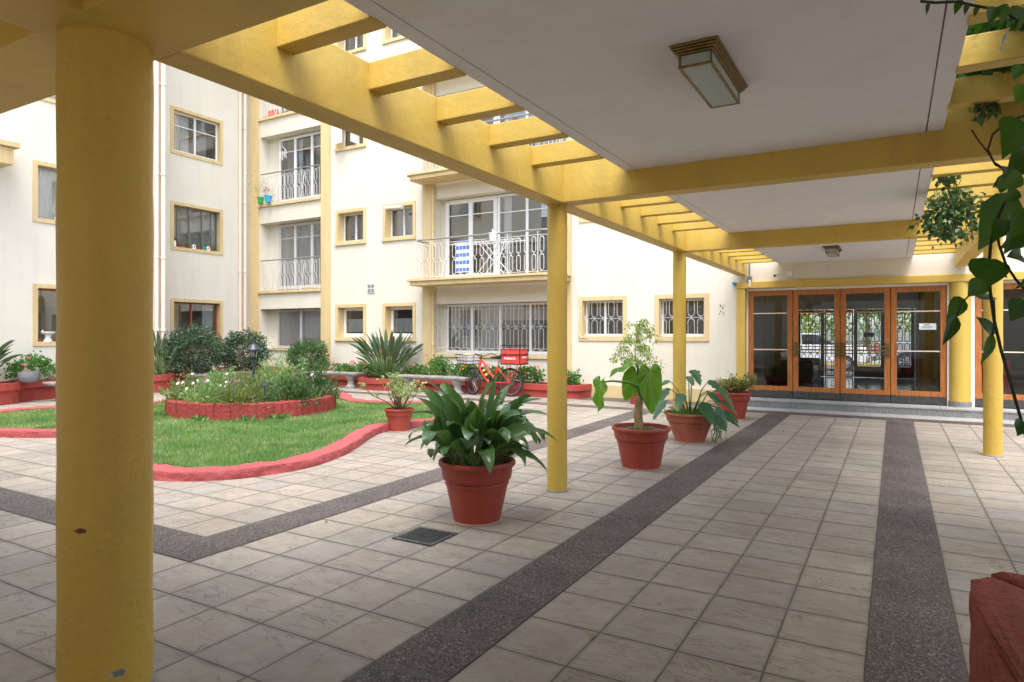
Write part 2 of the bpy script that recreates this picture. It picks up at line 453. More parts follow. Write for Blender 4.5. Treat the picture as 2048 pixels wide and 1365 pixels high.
INT = {}
def window(b, f, u0, u1, z0, z1, depth=.22, trim=.1, div=(.5,), fmat='white', fw=.05, curt=(('curtain', 0, 1),),
           bar=None, grille=False, mesh=False, trimmat='trim', holes=None, label=None, half=None, sill=0):
    """one window of a building: trim > nothing, window > pane, frame, curtain, grille"""
    if holes is not None: holes.append((u0, u1, z0, z1, .05))
    if trim:
        t = MB(f); ring_boxes(t, u0, u1, z0, z1, trim, -.025, depth)
        if sill: t.box(u0-.02, u1+.02, -.055, -.02, z0-.01, z0+.05)
    a, c, lo, hi = u0+trim, u1-trim, z0+trim, z1-trim
    fr = MB(f); d0, d1 = depth-.07, depth-.02
    ring_boxes(fr, a+.003, c-.003, lo+.003, hi-.003, fw, d0, d1, fw*1.3)
    W = c-a
    for q in div: fr.box(a+W*q-fw*.55, a+W*q+fw*.55, d0-.008, d1, lo+fw, hi-fw)
    if bar:
        for q in bar: fr.box(a+fw, c-fw, d0+.01, d1-.01, lo+(hi-lo)*q-.012, lo+(hi-lo)*q+.012)
    w = fr.build('window', M[fmat], b)
    if label: w['label'] = label
    if trim: t.build('surround', M[trimmat], w)
    p = MB(f); p.add([(a, depth-.045, lo), (c, depth-.045, lo), (c, depth-.045, hi), (a, depth-.045, hi)], [(0, 1, 2, 3)])
    p.build('pane', M['glass'], w)
    for k in curt:
        zt, zb = hi, lo
        if len(k) > 3: zb, zt = lo+(hi-lo)*k[3], lo+(hi-lo)*k[4]
        curtain_mb(f, a+W*k[1], a+W*k[2], zb, zt, depth+.06, wl=.07 if len(k) < 6 else k[5], amp=.02 if k[0] == 'curtain' else .009).build('curtain', M[k[0]], w, smooth='all')
    if grille:
        grille_mb(f, a-.02, c+.02, lo+.02, hi-.02, .02, sp=.225, w=.145, r=.006, rails=((lo+hi)/2,)).build('grille', M['rail'], w)
    if mesh:
        mm = MB(f); s = .055
        n = int((c-a+hi-lo)/s)
        for i in range(n):
            for sg in (1, -1):
                x0 = a+i*s-(hi-lo); pts = []
                xa, za, xb, zb2 = x0, lo, x0+(hi-lo), hi
                if xa < a: za += a-xa; xa = a
                if xb > c: zb2 -= xb-c; xb = c
                if xb-xa > .02:
                    if sg > 0: mm.tube([(xa, depth-.085, za), (xb, depth-.085, zb2)], .003, 3, cap=False)
                    else: mm.tube([(a+c-xa, depth-.085, za), (a+c-xb, depth-.085, zb2)], .003, 3, cap=False)
        mm.build('safety_net', M['rail'], w)
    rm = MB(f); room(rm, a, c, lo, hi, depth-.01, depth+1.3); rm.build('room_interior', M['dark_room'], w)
    return w

ST = 2.92
# ---------- west wing (left of the picture)
west = thing('apartment_building', 'cream apartment wing on the left, its wall stepping back at a pale pink drainpipe', 'building', (-17.6, 4, 0))
holes = []; INT[west.name] = MB(west_near)
for k in range(4):
    z = 1.28+k*ST-.03*(k == 0)
    if k == 0:
        window(west, west_near, 7.87, 9.65, 1.25, 2.73, .2, fmat='wood_red', curt=(('curtain', 0, .09),), holes=holes,
               label='ground floor window with red brown frame and white birdbath on the sill')
    else:
        window(west, west_near, 7.87, 9.65, 1.27+k*ST, 2.73+k*ST, .2, fmat='steel', curt=(('curtain', 0, 1),), holes=holes)
for k in range(4):
    window(west, west_near, 3.2, 5.0, 1.27+k*ST, 2.73+k*ST, .2, fmat='white', curt=(('curtain', 0, 1),), holes=holes)
wl = MB(west_near); facade(wl, -3.2, 11.15, 0, 13.2, holes)
wl.map = None
wl.add([(-17.6, 11.15, 0), (-19.0, 11.15, 0), (-19.0, 11.15, 13.2), (-17.6, 11.15, 13.2)], [(0, 1, 2, 3)])
wl.add([(-17.7, -3.2, 13.2), (-24, -3.2, 13.2), (-24, 15, 13.2), (-17.7, 15, 13.2)], [(0, 1, 2, 3)])
wl.add([(-24, -3.2, 0), (-24, 15, 0), (-24, 15, 13.2), (-24, -3.2, 13.2)], [(0, 1, 2, 3)])
holes = []; INT[west.name] = MB(west_far)
window(west, west_far, 12.2, 14.0, .95, 2.62, .2, fmat='wood_red', fw=.045, div=(.42,), curt=(('curtain', 0, .05), ('curtain', .72, .95)), holes=holes,
       label='ground floor window with red brown frame above the dark bushes')
window(west, west_far, 12.2, 14.0, 4.10, 5.58, .2, fmat='grey_metal', fw=.03, div=(.14, .38, .66, .86), curt=(('curtain', 0, .12), ('curtain_g', .14, .86, 0, 1, .35), ('curtain', .86, 1)), holes=holes,
       label='first floor window with dark frame and a row of small pots on the sill')
window(west, west_far, 12.2, 14.0, 7.03, 8.48, .2, fmat='white', bar=(.66,), curt=(('curtain', 0, .42), ('curtain_g', .5, .8)), holes=holes,
       label='second floor window with white sliding frame')
window(west, west_far, 12.2, 14.0, 9.95, 11.40, .2, fmat='white', curt=(('curtain', 0, 1),), holes=holes)
wl2 = MB(west_far); facade(wl2, 11.15, 15.0, 0, 13.2, holes)
wl.build('wall', M['cream_grey'], west); wl2.build('wall', M['cream_grey'], west)
for (x, y, r, m) in ((-17.53, 10.86, .05, 'pipe'), (-17.52, 11.04, .065, 'pipe'), (-18.93, 14.62, .05, 'pipe'), (-18.92, 14.80, .055, 'pipe')):
    b = MB(); b.tube([(x, y, .1), (x, y, 13.1)], r, 10)
    for z in (1.6, 3.6, 5.9, 8.4, 10.6): b.lathe([(r*1.02, 0), (r*1.25, .01), (r*1.25, .06), (r*1.02, .07)], (x, y, z), 10)
    b.build('drainpipe', M[m], west, smooth=True)
b = MB(); b.box(-17.6, -16.98, 3.6, 7.22, 5.30, 5.68); b.box(-17.6, -16.90, 3.5, 7.32, 5.68, 5.80)
b.build('balcony_slab', M['trim'], west, bevel=.01)

# ---------- far block
blk = thing('apartment_building', 'cream apartment block across the courtyard with curved balconies and ochre window surrounds', 'building', (-11, 15, 0))
INT[blk.name] = MB(far); holes = []
# French balcony bay
for k in range(4):
    if k == 0:
        holes.append((-18.4, -15.56, 1.06, 2.36, .36))
        w = window(blk, far, -17.95, -15.58, 1.063, 2.34, .4, trim=0, div=(.47,), fw=.06, curt=(('curtain_g', 0, .48, 0, 1, .5), ('curtain', .48, 1, .25, 1, .6)), mesh=True,
                   label='wide white sliding window with diamond safety net')
        s = MB(far); s.box(-18.1, -15.58, -.05, .30, 1.0, 1.06); s.build('sill', M['trim'], w)
    else:
        z0 = 2.97+(k-1)*2.88; z1 = z0+2.25
        holes.append((-18.4, -15.56, z0, z1, .45))
        w = window(blk, far, -17.92, -15.58, z0+.05, z1-.03, .43, trim=0, div=(.335, .665), fw=.085, bar=(.78,),
                   curt=(('curtain_g', 0, 1, 0, 1, .12),) if k == 1 else (('curtain_g', .12, .34), ('curtain', .35, .43), ('curtain_g', .68, 1)), mesh=(k == 1),
                   label='three leaf white French window behind an iron railing, ' + ('first floor' if k == 1 else 'second floor' if k == 2 else 'third floor'))
    bw = MB(far); bw.box(-18.4, -17.93, .36, .42, holes[-1][2], holes[-1][3]); bw.build('wall', M['cream'], blk)
    if k:
        e = MB(far); e.box(-18.45, -15.56, -.07, .02, z0-.09, z0); e.build('ledge', M['trim'], blk)
        rl = MB(far)
        hr = MB(far); hr.tube([(-18.33, -.03, z0+1.0), (-15.57, -.03, z0+1.0)], .022, 6); hr.build('handrail', M['handrail'], w)
        rl.tube([(-18.3, -.03, z0+.9), (-15.6, -.03, z0+.9)], .008, 4)
        rl.tube([(-18.3, -.03, z0+.06), (-15.6, -.03, z0+.06)], .008, 4)
        for u in (-18.28, -17.2, -16.4, -15.62): rl.tube([(u, -.03, z0), (u, -.03, z0+1.0)], .01, 4)
        for u in (-17.5, -16.35):
            rl.tube([(u+.1, -.05, z0+.82), (u-.02, -.09, z0+.1), (u-.03, -.12, z0-.06), (u+.08, -.1, z0-.08)], .014, 4)
        g1 = grille_mb(far, -18.2, -15.7, z0+.08, z0+.86, -.03, sp=.17, w=.1, r=.009)
        rl.map = None; rl.add(g1.v, g1.f)
        rl.build('railing', M['rail'], w)
# small windows, left pair
for u0, u1, off in ((-14.94, -13.71, 0), (-13.05, -11.83, 1)):
    window(blk, far, u0, u1, 1.33, 2.44, .3, div=(), fw=.09, curt=(('curtain', 0, 1, .18, .62, .045),), holes=holes,
           label='small ground floor window with half height lace curtain, ' + ('right' if off else 'left') + ' one of the pair', sill=1)
    for k in (1, 2, 3):
        ww = window(blk, far, u0, u1, 1.36+k*2.90, 2.44+k*2.90, .3, div=(.5,), fmat='white_old', fw=.045, curt=(('curtain_g', 0, 1, 0, 1, .6),), holes=holes, sill=1,
               label=('left', 'right')[off]+' small window of the pair on the '+('first', 'second', 'third')[k-1]+' floor')
        if k == 2 and off == 0:
            s = MB(far); s.box(-14.8, -14.4, -.32, -.29, 7.3, 8.1); s.box(-14.1, -14.07, -.25, .1, 7.3, 8.1); s.box(-14.78, -14.42, -.325, -.322, 7.34, 8.05)
            s.build('open_sash', M['white'], ww)
# near pair with grilles
for i, (u0, u1) in enumerate(((-6.75, -5.50), (-4.82, -3.58))):
    window(blk, far, u0, u1, 1.37, 2.45, .25, div=(.5,), fmat='white', curt=(('curtain_d', 0, 1, 0, 1, .15),), grille=True, holes=holes,
           label='ground floor window with loop grille ' + ('beside the curved balcony bay' if i == 0 else 'partly behind the third round column'))
    for k in (1, 2, 3):
        window(blk, far, u0, u1, 1.38+k*2.90, 2.46+k*2.90, .25, div=(.5,), curt=(('curtain', 0, 1),), holes=holes)
# balcony bay
for k in range(4):
    if k == 0:
        holes.append((-11.2, -7.1, 1.0, 2.37, .34))
        w = window(blk, far, -10.98, -7.12, 1.002, 2.36, .38, trim=0, div=(.225, .46, .70), fw=.055,
                   curt=(('curtain_b', 0, 1, .66, 1, .08), ('curtain_g', 0, .45, 0, .66, .6), ('curtain_d', .47, 1, 0, .66, .05)),
                   label='long ground floor window behind a loop iron grille')
        gm = grille_mb(far, -11.15, -7.2, 1.1, 2.33, .03, sp=.245, w=.14, r=.0065, rails=(1.15, 1.72, 2.2))
        gm.build('grille', M['rail'], w)
        s = MB(far); s.box(-11.22, -7.1, -.05, .32, .9, .995); s.build('sill', M['trim'], w)
    else:
        z0 = 3.02+(k-1)*2.87; z1 = z0+2.3
        holes.append((-11.2, -7.1, z0, z1, .36))
        w = window(blk, far, -11.02, -9.3, z0+.02, z1-.02, .38, trim=0, div=(.5,), fw=.12, bar=(.45, .80), curt=(),
                   label='white glazed balcony doors on the ' + ('first', 'second', 'third')[k-1]+' floor')
        w2 = window(blk, far, -9.29, -7.12, z0+.02, z1-.02, .38, trim=0, div=(.42,), fw=.07, bar=(.78,), curt=(('curtain', .05, .17),))
        if k == 1:
            pass
    bw = MB(far); bw.box(-11.2, -11.0, .34, .40, holes[-1][2], holes[-1][3]); bw.build('wall', M['cream'], blk)
w_ = MB(far); facade(w_, -19.0, -2.95, 0, 13.2, holes)
w_.map = None
w_.add([(-19, 15.1, 13.2), (-2.9, 15.1, 13.2), (-2.9, 22, 13.2), (-19, 22, 13.2)], [(0, 1, 2, 3)])
w_.add([(-19, 22, 0), (-2.9, 22, 0), (-2.9, 22, 13.2), (-19, 22, 13.2)], [(0, 1, 2, 3)])
w_.build('wall', M['cream'], blk)
for u0, u1 in ((-18.86, -18.44), (-15.54, -15.16), (-11.56, -11.24), (-7.08, -6.95)):
    p = MB(far); p.box(u0, u1, -.06, .05, .25, 13.1); p.build('pilaster', M['trim'], blk, bevel=.008)
b = MB(far); b.box(-7.08+.14, -2.97, -.035, .02, 0, .30); b.build('plinth', M['trim'], blk)
p = MB(far); p.tube([(-11.17, -.07, .3), (-11.17, -.07, 13)], .045, 8)
for z in (1.2, 2.9, 4.4, 5.8): p.lathe([(.046, 0), (.06, .01), (.06, .06), (.046, .07)], (-11.17, -.07, z), 8)
p.build('drainpipe', M['trim'], blk, smooth=True)
# curved balconies
def bal_outline(x0, x1, y0, r, n=7):
    pts = [(x0, 14.93), (x0, y0)]
    pts[1:2] = [(x0, y0+.12), (x0+.12, y0)]
    for k in range(n+1):
        a = -PI/2+PI/2*k/n
        pts.append((x1-r+r*math.cos(a), y0+r+r*math.sin(a)))
    pts.append((x1, 14.93)); return pts
for k in range(3):
    z0 = 3.02+k*2.87
    out = bal_outline(-11.5, -6.97, 14.2, .45)
    s = MB(); s.prism(out, z0-.17, z0-.004)
    s2 = bal_outline(-11.56, -6.91, 14.14, .5)
    s.prism(s2, z0-.055, z0)
    bal = s.build('balcony', M['trim'], blk)
    inn = bal_outline(-11.33, -7.12, 14.32, .38)
    rl = MB()
    path = [Vector((x, y, 0)) for x, y in inn]
    hr = MB(); hr.tube([(p_.x, p_.y, z0+1.06) for p_ in path], .024, 6); hr.build('handrail', M['handrail'], bal)
    for zz, rr in ((.94, .008), (.05, .008)):
        rl.tube([(p_.x, p_.y, z0+zz) for p_ in path], rr, 5)
    # loops all along the path
    L = [0]
    for a_, b_ in zip(path, path[1:]): L.append(L[-1]+(b_-a_).length)
    n = int(L[-1]/.215); 
    def on(sv):
        for i in range(len(L)-1):
            if sv <= L[i+1]+1e-6:
                t = (sv-L[i])/(L[i+1]-L[i]); return path[i].lerp(path[i+1], t), (path[i+1]-path[i]).normalized()
        return path[-1], (path[-1]-path[-2]).normalized()
    for i in range(n):
        c_, t_ = on(L[-1]*(i+.5)/n)
        for za, zb in ((.08, .47), (.52, .90)):
            rl.tube([c_+t_*(q[0]) + Vector((0, 0, z0+q[2])) for q in loop_pts(0, za, zb, .105, 0)], .009, 4, closed=True)
        rl.tube([c_+Vector((0, 0, z0+.45)), c_+Vector((0, 0, z0+.54))], .009, 4)
    for i in (1, 5, 11, 16, 20, 24):
        if i < n:
            c_, t_ = on(L[-1]*i/n); rl.tube([c_+Vector((0, 0, z0)), c_+Vector((0, 0, z0+1.06))], .012, 5)
    for xx in (-10.3, -8.6):
        rl.tube([(xx+.12, 14.3, z0+.85), (xx, 14.22, z0+.3), (xx-.02, 14.19, z0+.02), (xx+.06, 14.15, z0-.02)], .014, 4)
    rl.build('railing', M['rail'], bal)
# wall vent
v = thing('wall_vent', 'small square white grille vent on the cream wall between the two small windows', 'vent', (-13.5, 14.99, 2.9))
b = MB(); b.box(-13.64, -13.36, 14.975, 14.999, 2.76, 3.04); b.build('frame', M['white_old'], v)
b = MB()
for i in range(2):
    for j in range(2):
        for q in range(4): b.box(-13.62+i*.135, -13.515+i*.135, 14.966, 14.974, 2.785+j*.13+q*.026, 2.797+j*.13+q*.026)
b.build('slat', M['grey_metal'], v)

# ---------- entrance hall
hall = thing('entrance_hall', 'glazed entrance lobby with orange wooden doors at the end of the pergola', 'building', (-.9, 15, 0))
def box_(x0, x1, y0, y1, z0, z1, name, mat, parent=hall, bevel=0, label=None):
    b = MB(); b.box(x0, x1, y0, y1, z0, z1); o = b.build(name, M[mat], parent, bevel=bevel)
    if label: o['label'] = label
    return o
box_(-2.95, 8, 15.0, 15.30, 2.66, 13.2, 'wall', 'cream')
box_(-2.98, 8, 14.93, 15.26, 2.52, 2.66, 'lintel', 'yellow', bevel=.008)
box_(-2.98, -2.80, 14.95, 15.28, .16, 2.518, 'pilaster', 'yellow', bevel=.008)
box_(-2.80, 8, 15.12, 15.28, 2.470, 2.518, 'door_casing', 'white')
box_(-2.80, -2.765, 15.12, 15.28, .16, 2.47, 'door_casing', 'white')
box_(.875, .92, 15.10, 15.28, .16, 2.47, 'door_casing', 'white')
box_(1.24, 1.31, 15.10, 15.28, .16, 2.47, 'door_casing', 'white')
b = MB(); b.lathe([(.175, .25), (.175, 2.52)], (1.08, 15.12, 0), 32); b.build('column', M['yellow'], hall, smooth=True)
b = MB(); b.lathe([(.19, .16), (.19, .26), (.17, .262)], (1.08, 15.12, 0), 32); b.build('column_base', M['step'], hall, smooth=True)
# steps
st = MB(); st.box(-2.85, 8, 14.6, 15.12, 0, .135); o = st.build('entrance_step', M['step'], bevel=.006); tag(o, kind='structure')
x = -2.85
st = MB()
while x < 6: st.box(x+.003, x+1.195, 14.585, 15.12, .1352, .16); x += 1.2
tag(st.build('step_tread', M['step_top']), kind='structure')

def door(x0, x1, bars, label):
    fr = MB(); y0, y1 = 15.14, 15.19
    s = .105
    fr.box(x0+.004, x0+s, y0, y1, .32, 2.465); fr.box(x1-s, x1-.004, y0, y1, .32, 2.465)
    fr.box(x0+s, x1-s, y0, y1, 2.36, 2.465); fr.box(x0+s, x1-s, y0, y1, .32, .42)
    d = fr.build('door', M['wood'], hall, bevel=.004); d['label'] = label
    b = MB(); b.box(x0+.004, x1-.004, y0-.004, y1+.004, .175, .319); b.build('kick_plate', M['grey_dark'], d)
    b = MB(); b.add([(x0+s, 15.165, .42), (x1-s, 15.165, .42), (x1-s, 15.165, 2.36), (x0+s, 15.165, 2.36)], [(0, 1, 2, 3)]); b.build('pane', M['doorglass'], d)
    b = MB()
    for z in (1.98, 1.20):
        b.box(x0+s, x1-s, y0+.012, y1-.012, z-.011, z+.011)
    b.build('glazing_bar', M['wood'] if bars else M['pipe'], d)
    b = MB(); b.box(x1-.012, x1+.010, y1+.002, y1+.022, .165, 2.466); b.build('gap_light_block', M['black'], d)  # black strip added behind each joint to stop lobby light showing through
    if bars:
        for xx in (x0+.055, x1-.055):
            b = MB(); b.box(xx-.045, xx+.045, y0-.014, y0-.002, 1.06, 1.36)
            for z in (1.14, 1.28): b.tube([(xx, y0-.07, z), (xx, y0-.01, z)], .018, 8)
            b.build('handle_plate', M['brass'], d, bevel=.003)
        b = MB()
        for z in (1.14, 1.21, 1.28): b.tube([(x0+.05, y0-.07, z), (x1-.05, y0-.07, z)], .011, 8)
        b.build('push_bar', M['brass'], d, smooth=True)
M['grey_dark'] = plain('dark_kick_plate', (.075, .075, .072), .45, .3, var=.3)
door(-2.765, -1.865, False, 'fixed glazed side panel at the left of the entrance doors')
door(-1.86, -.965, True, 'left swinging entrance door with brass push bars')
door(-.96, -.065, True, 'right swinging entrance door with brass push bars')
door(-.06, .873, False, 'fixed glazed side panel with a white notice')
door(1.315, 2.25, False, 'glazed panel to the right of the round yellow column')
door(2.255, 3.2, False, 'glazed panel at the far right')
b = MB(); b.box(.42, .70, 15.125, 15.138, 1.62, 1.74); nt_ = b.build('notice', M['paper']); tag(nt_, 'small pale blue paper notice taped inside the right hand glass panel', 'notice')
for i, (a_, c_, z_, h_) in enumerate(((.50, .60, 1.705, .012), (.46, .66, 1.68, .004), (.47, .65, 1.664, .004), (.50, .62, 1.648, .004))):
    b = MB(); b.box(a_, c_, 15.122, 15.1245, z_, z_+h_); b.build('printed_line', M['ink'], nt_)
# lobby interior
M['lobbyfloor'] = plain('polished_dark_tiles', (.16, .17, .18), .14, var=.2)
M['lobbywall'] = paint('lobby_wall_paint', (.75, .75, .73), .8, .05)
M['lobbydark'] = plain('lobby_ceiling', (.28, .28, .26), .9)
b = MB(); b.box(-3.6, 6, 15.20, 23.6, .05, .17)
o = b.build('lobby_floor', M['lobbyfloor'], None); tag(o, kind='structure')
b = MB(); b.box(-3.6, -3.5, 15.3, 23.7, .17, 3); b.box(6, 6.1, 15.3, 23.7, .17, 3)
b.box(-3.5, -2.75, 23.5, 23.7, .17, 3); b.box(.55, 6, 23.5, 23.7, .17, 3); b.box(-2.75, .55, 23.5, 23.7, 2.32, 3)
b.build('inner_wall', M['lobbywall'], hall)
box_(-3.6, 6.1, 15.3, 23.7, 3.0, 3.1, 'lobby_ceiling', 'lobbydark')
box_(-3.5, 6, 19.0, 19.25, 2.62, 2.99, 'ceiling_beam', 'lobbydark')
b = MB(); b.lathe([(.17, .17), (.17, 3)], (.70, 19.9, 0), 24); b.build('inner_column', M['yellow'], hall, smooth=True)
box_(1.5, 2.1, 17.2, 22.5, .17, 1.0, 'inner_partition', 'red')
# iron street doors
def gate(x0, x1, leafed):
    s = .10 if leafed else .035
    b = MB(); b.box(x0, x0+s, 23.42, 23.49, .18, 2.3); b.box(x1-s, x1, 23.42, 23.49, .18, 2.3)
    b.box(x0+s, x1-s, 23.42, 23.49, 2.2, 2.3); b.box(x0+s, x1-s, 23.42, 23.49, .18, .52 if leafed else .22)
    d = b.build('street_door', M['black'], hall)
    f = lambda u, dd, z: (u, 23.45+dd, z)
    lo = .56 if leafed else .25
    for za, zb in ((lo, 1.25), (1.3, 2.17)):
        g = grille_mb(f, x0+s, x1-s, za, zb, 0, sp=.2, w=.13, r=.011, rails=(za, zb))
        g.build('grille', M['black'], d)
gate(-2.75, -1.95, True); gate(-1.93, -1.50, False); gate(-1.48, -1.12, False); gate(-1.10, -.26, True); gate(-.24, .54, True)
b = MB(); b.box(-.83, -.55, 23.36, 23.40, 1.44, 1.58); tag(b.build('door_sign', M['black']), 'small dark plate hung on the street door grille', 'sign')
# picture frame and dark armchair in the lobby
pf = thing('framed_picture', 'narrow gilt framed picture on the lobby wall behind the left glass panel', 'picture', (-3.48, 18.6, 1.6))
b = MB(); b.box(-3.495, -3.46, 18.35, 18.75, 1.35, 2.05); b.build('frame', M['brass'], pf)
b = MB(); b.box(-3.458, -3.455, 18.40, 18.70, 1.41, 1.99); b.build('canvas', M['curtain_b'], pf)
sf = thing('sofa', 'black leather sofa seen through the left entrance door', 'sofa', (-2.55, 20.6, .17))
b = MB(); b.box(-2.95, -1.95, 19.8, 21.6, .25, .62); b.build('seat', M['black'], sf, bevel=.05)
b = MB(); b.box(-3.05, -2.75, 19.8, 21.6, .5, 1.02); b.build('backrest', M['black'], sf, bevel=.06)
for y in (19.65, 21.62):
    b = MB(); b.box(-3.0, -1.9, y, y+.2, .18, .82); b.build('armrest', M['black'], sf, bevel=.06)

# ---------- unseen other sides of the court, placed for its light and pane reflections
sb = thing('apartment_building', 'plain cream building behind the covered walk', 'building', (-4, -7, 0))
b = MB(); b.box(-24, 24, -8, -7, 0, 9); b.build('wall', M['cream'], sb)
eb = thing('apartment_building', 'unseen plain cream building added beyond the garden on the right', 'building', (22, 5, 0))  # east side out of view, added for reflections and to limit sky light
b = MB(); b.box(22, 23, -6.9, 15, 0, 7); b.build('wall', M['cream'], eb)

# ---------- street beyond the lobby
M['asphalt'] = paint('street_asphalt', (.09, .09, .09), .9, .2, .5, 40)
b = MB(); b.add([(-40, 26, .006), (40, 26, .006), (40, 36, .006), (-40, 36, .006)], [(0, 1, 2, 3)]); tag(b.build('road', M['asphalt']), kind='structure')
b = MB(); b.box(-40, 40, 36, 36.15, 0, .12); tag(b.build('kerb', plain('yellow_kerb', (.6, .45, .08))), kind='structure')
M['carwhite'] = plain('white_car_paint', (.75, .76, .78), .2); M['carsilver'] = plain('silver_car_paint', (.42, .43, .45), .25, .5)
M['carglass'] = plain('dark_car_glass', (.03, .035, .04), .08); M['redlight'] = plain('red_tail_light', (.7, .02, .02), .3)
def car(name, label, prof, roofp, x0, y0, mat, wheels, pick=False):
    t = thing(name, label, 'car' if not pick else 'pickup truck', (x0, y0+.9, 0))
    b = MB(lambda x, y, z: (x0+x, y0+y, z))
    n = len(prof)
    def ex(p, ya, yb): 
        k = len(p)
        b.add([(x, ya, z) for x, z in p]+[(x, yb, z) for x, z in p], [tuple(range(k)), tuple(range(2*k-1, k-1, -1))]+[(i, i+k, (i+1) % k+k, (i+1) % k) for i in range(k)])
    ex(prof, 0, 1.8); b.build('body', M[mat], t, bevel=.05)
    b = MB(lambda x, y, z: (x0+x, y0+y, z)); ex(roofp, .12, 1.68); b.build('cabin', M['carglass'], t, bevel=.05)
    b = MB(lambda x, y, z: (x0+x, y0+y, z))
    xs = [p[0] for p in roofp]; zt = max(p[1] for p in roofp)
    top = [p[0] for p in roofp if p[1] > zt-.02]
    b.box(min(top), max(top), .1, 1.7, zt-.02, zt+.04)
    for xx in (min(top)+.5, (min(top)+max(top))/2+.3): b.box(xx, xx+.08, .1, .16, .95, zt)
    b.build('roof', M[mat], t, bevel=.02)
    for wx, wr in wheels:
        w = MB(); w.map = lambda x, y, z: (x0+wx+x, y0-.02+z, wr+y)
        w.lathe([(wr*.62, .0), (wr, .0), (wr, .22), (wr*.6, .22)], n=24)
        wo_ = w.build('wheel', M['rubber'], t, smooth=True)
        w = MB(); w.map = lambda x, y, z: (x0+wx+x, y0-.03+z, wr+y)
        for k in range(10):
            a = 2*PI*k/10; ca, sa = math.cos(a), math.sin(a)
            w.tube([(ca*.05, sa*.05, 0), (ca*wr*.6, sa*wr*.6, .01)], .022, 4)
        w.lathe([(wr*.57, 0), (wr*.64, -.005), (wr*.66, .02)], n=24); w.disc((0, 0, .08), wr*.6)
        w.build('rim', M['steel'], wo_)
    return t
suv = car('parked_car', 'white car parked in the street, seen through the lobby doors', [(0, .35), (4.3, .35), (4.4, .6), (4.25, 1.0), (3.2, 1.08), (.2, 1.08), (0, .7)],
    [(.15, 1.0), (3.4, 1.0), (2.5, 1.52), (.6, 1.52)], -5.3, 30.2, 'carwhite', ((.85, .34), (3.55, .34)))
pk = car('pickup_truck', 'silver pickup with a red tail light parked behind the white car', [(0, .5), (5.2, .5), (5.2, 1.1), (3.9, 1.2), (0, 1.2)],
    [(1.7, 1.15), (4.1, 1.15), (3.5, 1.85), (1.9, 1.85)], -.62, 30.0, 'carsilver', ((1.05, .42), (4.2, .42)), True)
b = MB(); b.box(-.66, -.60, 30.0, 30.12, .75, 1.15); b.build('tail_light', M['redlight'], pk)
b = MB(); b.box(-.80, -.60, 30.1, 31.7, .45, .62); b.build('bumper', M['grey_metal'], pk)
cone = thing('traffic_cone', 'orange and white traffic cone by the rear wheel of the white car', 'traffic cone', (-1.85, 29.7, 0))
b = MB(); b.lathe([(.14, .03), (.03, .7), (0, .7)], (-1.85, 29.7, 0), 16); b.build('cone_body', plain('cone_orange', (.8, .12, .05)), cone, smooth=True)
b = MB(); b.lathe([(.108, .25), (.074, .45)], (-1.85, 29.7, 0), 16); b.build('white_band', M['white'], cone, smooth=True)
b = MB(); b.box(-2.03, -1.67, 29.52, 29.88, 0.01, .04); b.build('base', M['black'], cone)
fn = thing('street_fence', 'white railing fence across the street', 'fence', (-2, 38, 0))
b = MB()
for i in range(70): b.tube([(-9+i*.2, 38, .1), (-9+i*.2, 38, 2.0)], .02, 4)
for z in (.3, 1.8): b.box(-9, 5, 37.97, 38.03, z, z+.05)
b.build('bars', M['white'], fn)
# ------------------------------------------------------------------ pergola
perg = thing('pergola', 'yellow painted concrete pergola with round columns, crossbeams and white ceiling slabs over the walk', 'pergola', (-.9, 5.85, 0))
YEL = M['yellow']; ZB = 2.80; ZS = 3.03; ZT = 3.19
def pbox(name, x0, x1, y0, y1, z0, z1, mat=YEL, bevel=.008):
    b = MB(); b.box(x0, x1, y0, y1, z0, z1); return b.build(name, mat, perg, bevel=bevel)
def column(x, y, r, z=ZB+.01, label=None):
    b = MB(); n = 14
    b.lathe([(r*(1+.012*math.sin(i*2.1)), z*i/n) for i in range(n+1)], (x, y, 0), 48)
    o = b.build('column', M['yellow_col'], perg, smooth=True)
    if label: o['label'] = label
    return o
c1 = column(-2.975, 1.615, .181, label='thick round column at the corner, with chipped paint near its foot')
column(-2.87, 5.86, .098); column(-2.87, 10.14, .098); column(1.08, 10.27, .103)
column(1.12, 5.86, .103); column(-6.95, 1.6, .13); column(1.12, 1.6, .15)
# thin worn ring where each slim column meets the slabs
for x, y, r in ((-2.87, 5.86, .098), (1.08, 10.27, .103), (-2.87, 10.14, .098), (-2.975, 1.615, .181)):
    b = MB(); b.lathe([(r+.012, 0), (r+.009, .012), (r+.001, .016)], (x, y, .001), 40); b.build('column_foot', M['concrete'], perg, smooth=True)
pbox('beam', -2.96, -2.76, 1.822, 14.96, ZB, ZT)
pbox('beam', .985, 1.185, 1.822, 14.96, ZB, ZT)
pbox('beam', -3.11, -2.75, -1.9, 1.3995, ZB, ZT, bevel=0)
pbox('beam', -16, 6, 1.40, 1.82, ZB, ZT-.005, bevel=0)
pbox('crossbeam', -2.762, .987, 5.76, 5.96, ZB+.002, ZT-.012)
pbox('crossbeam', -2.762, .987, 10.09, 10.29, ZB+.002, ZT-.012)
raf = []
for y0 in (2.35, 3.04, 3.73, 4.42, 5.12, 6.62, 7.31, 8.00, 8.69, 9.38, 10.97, 11.66, 12.35, 13.04, 13.73, 14.42):
    for x0, x1 in ((-2.762, -2.125), (.305, .987)):
        raf.append(pbox('rafter', x0, x1, y0, y0+.12, ZS-.012, ZT-.004, bevel=.006))
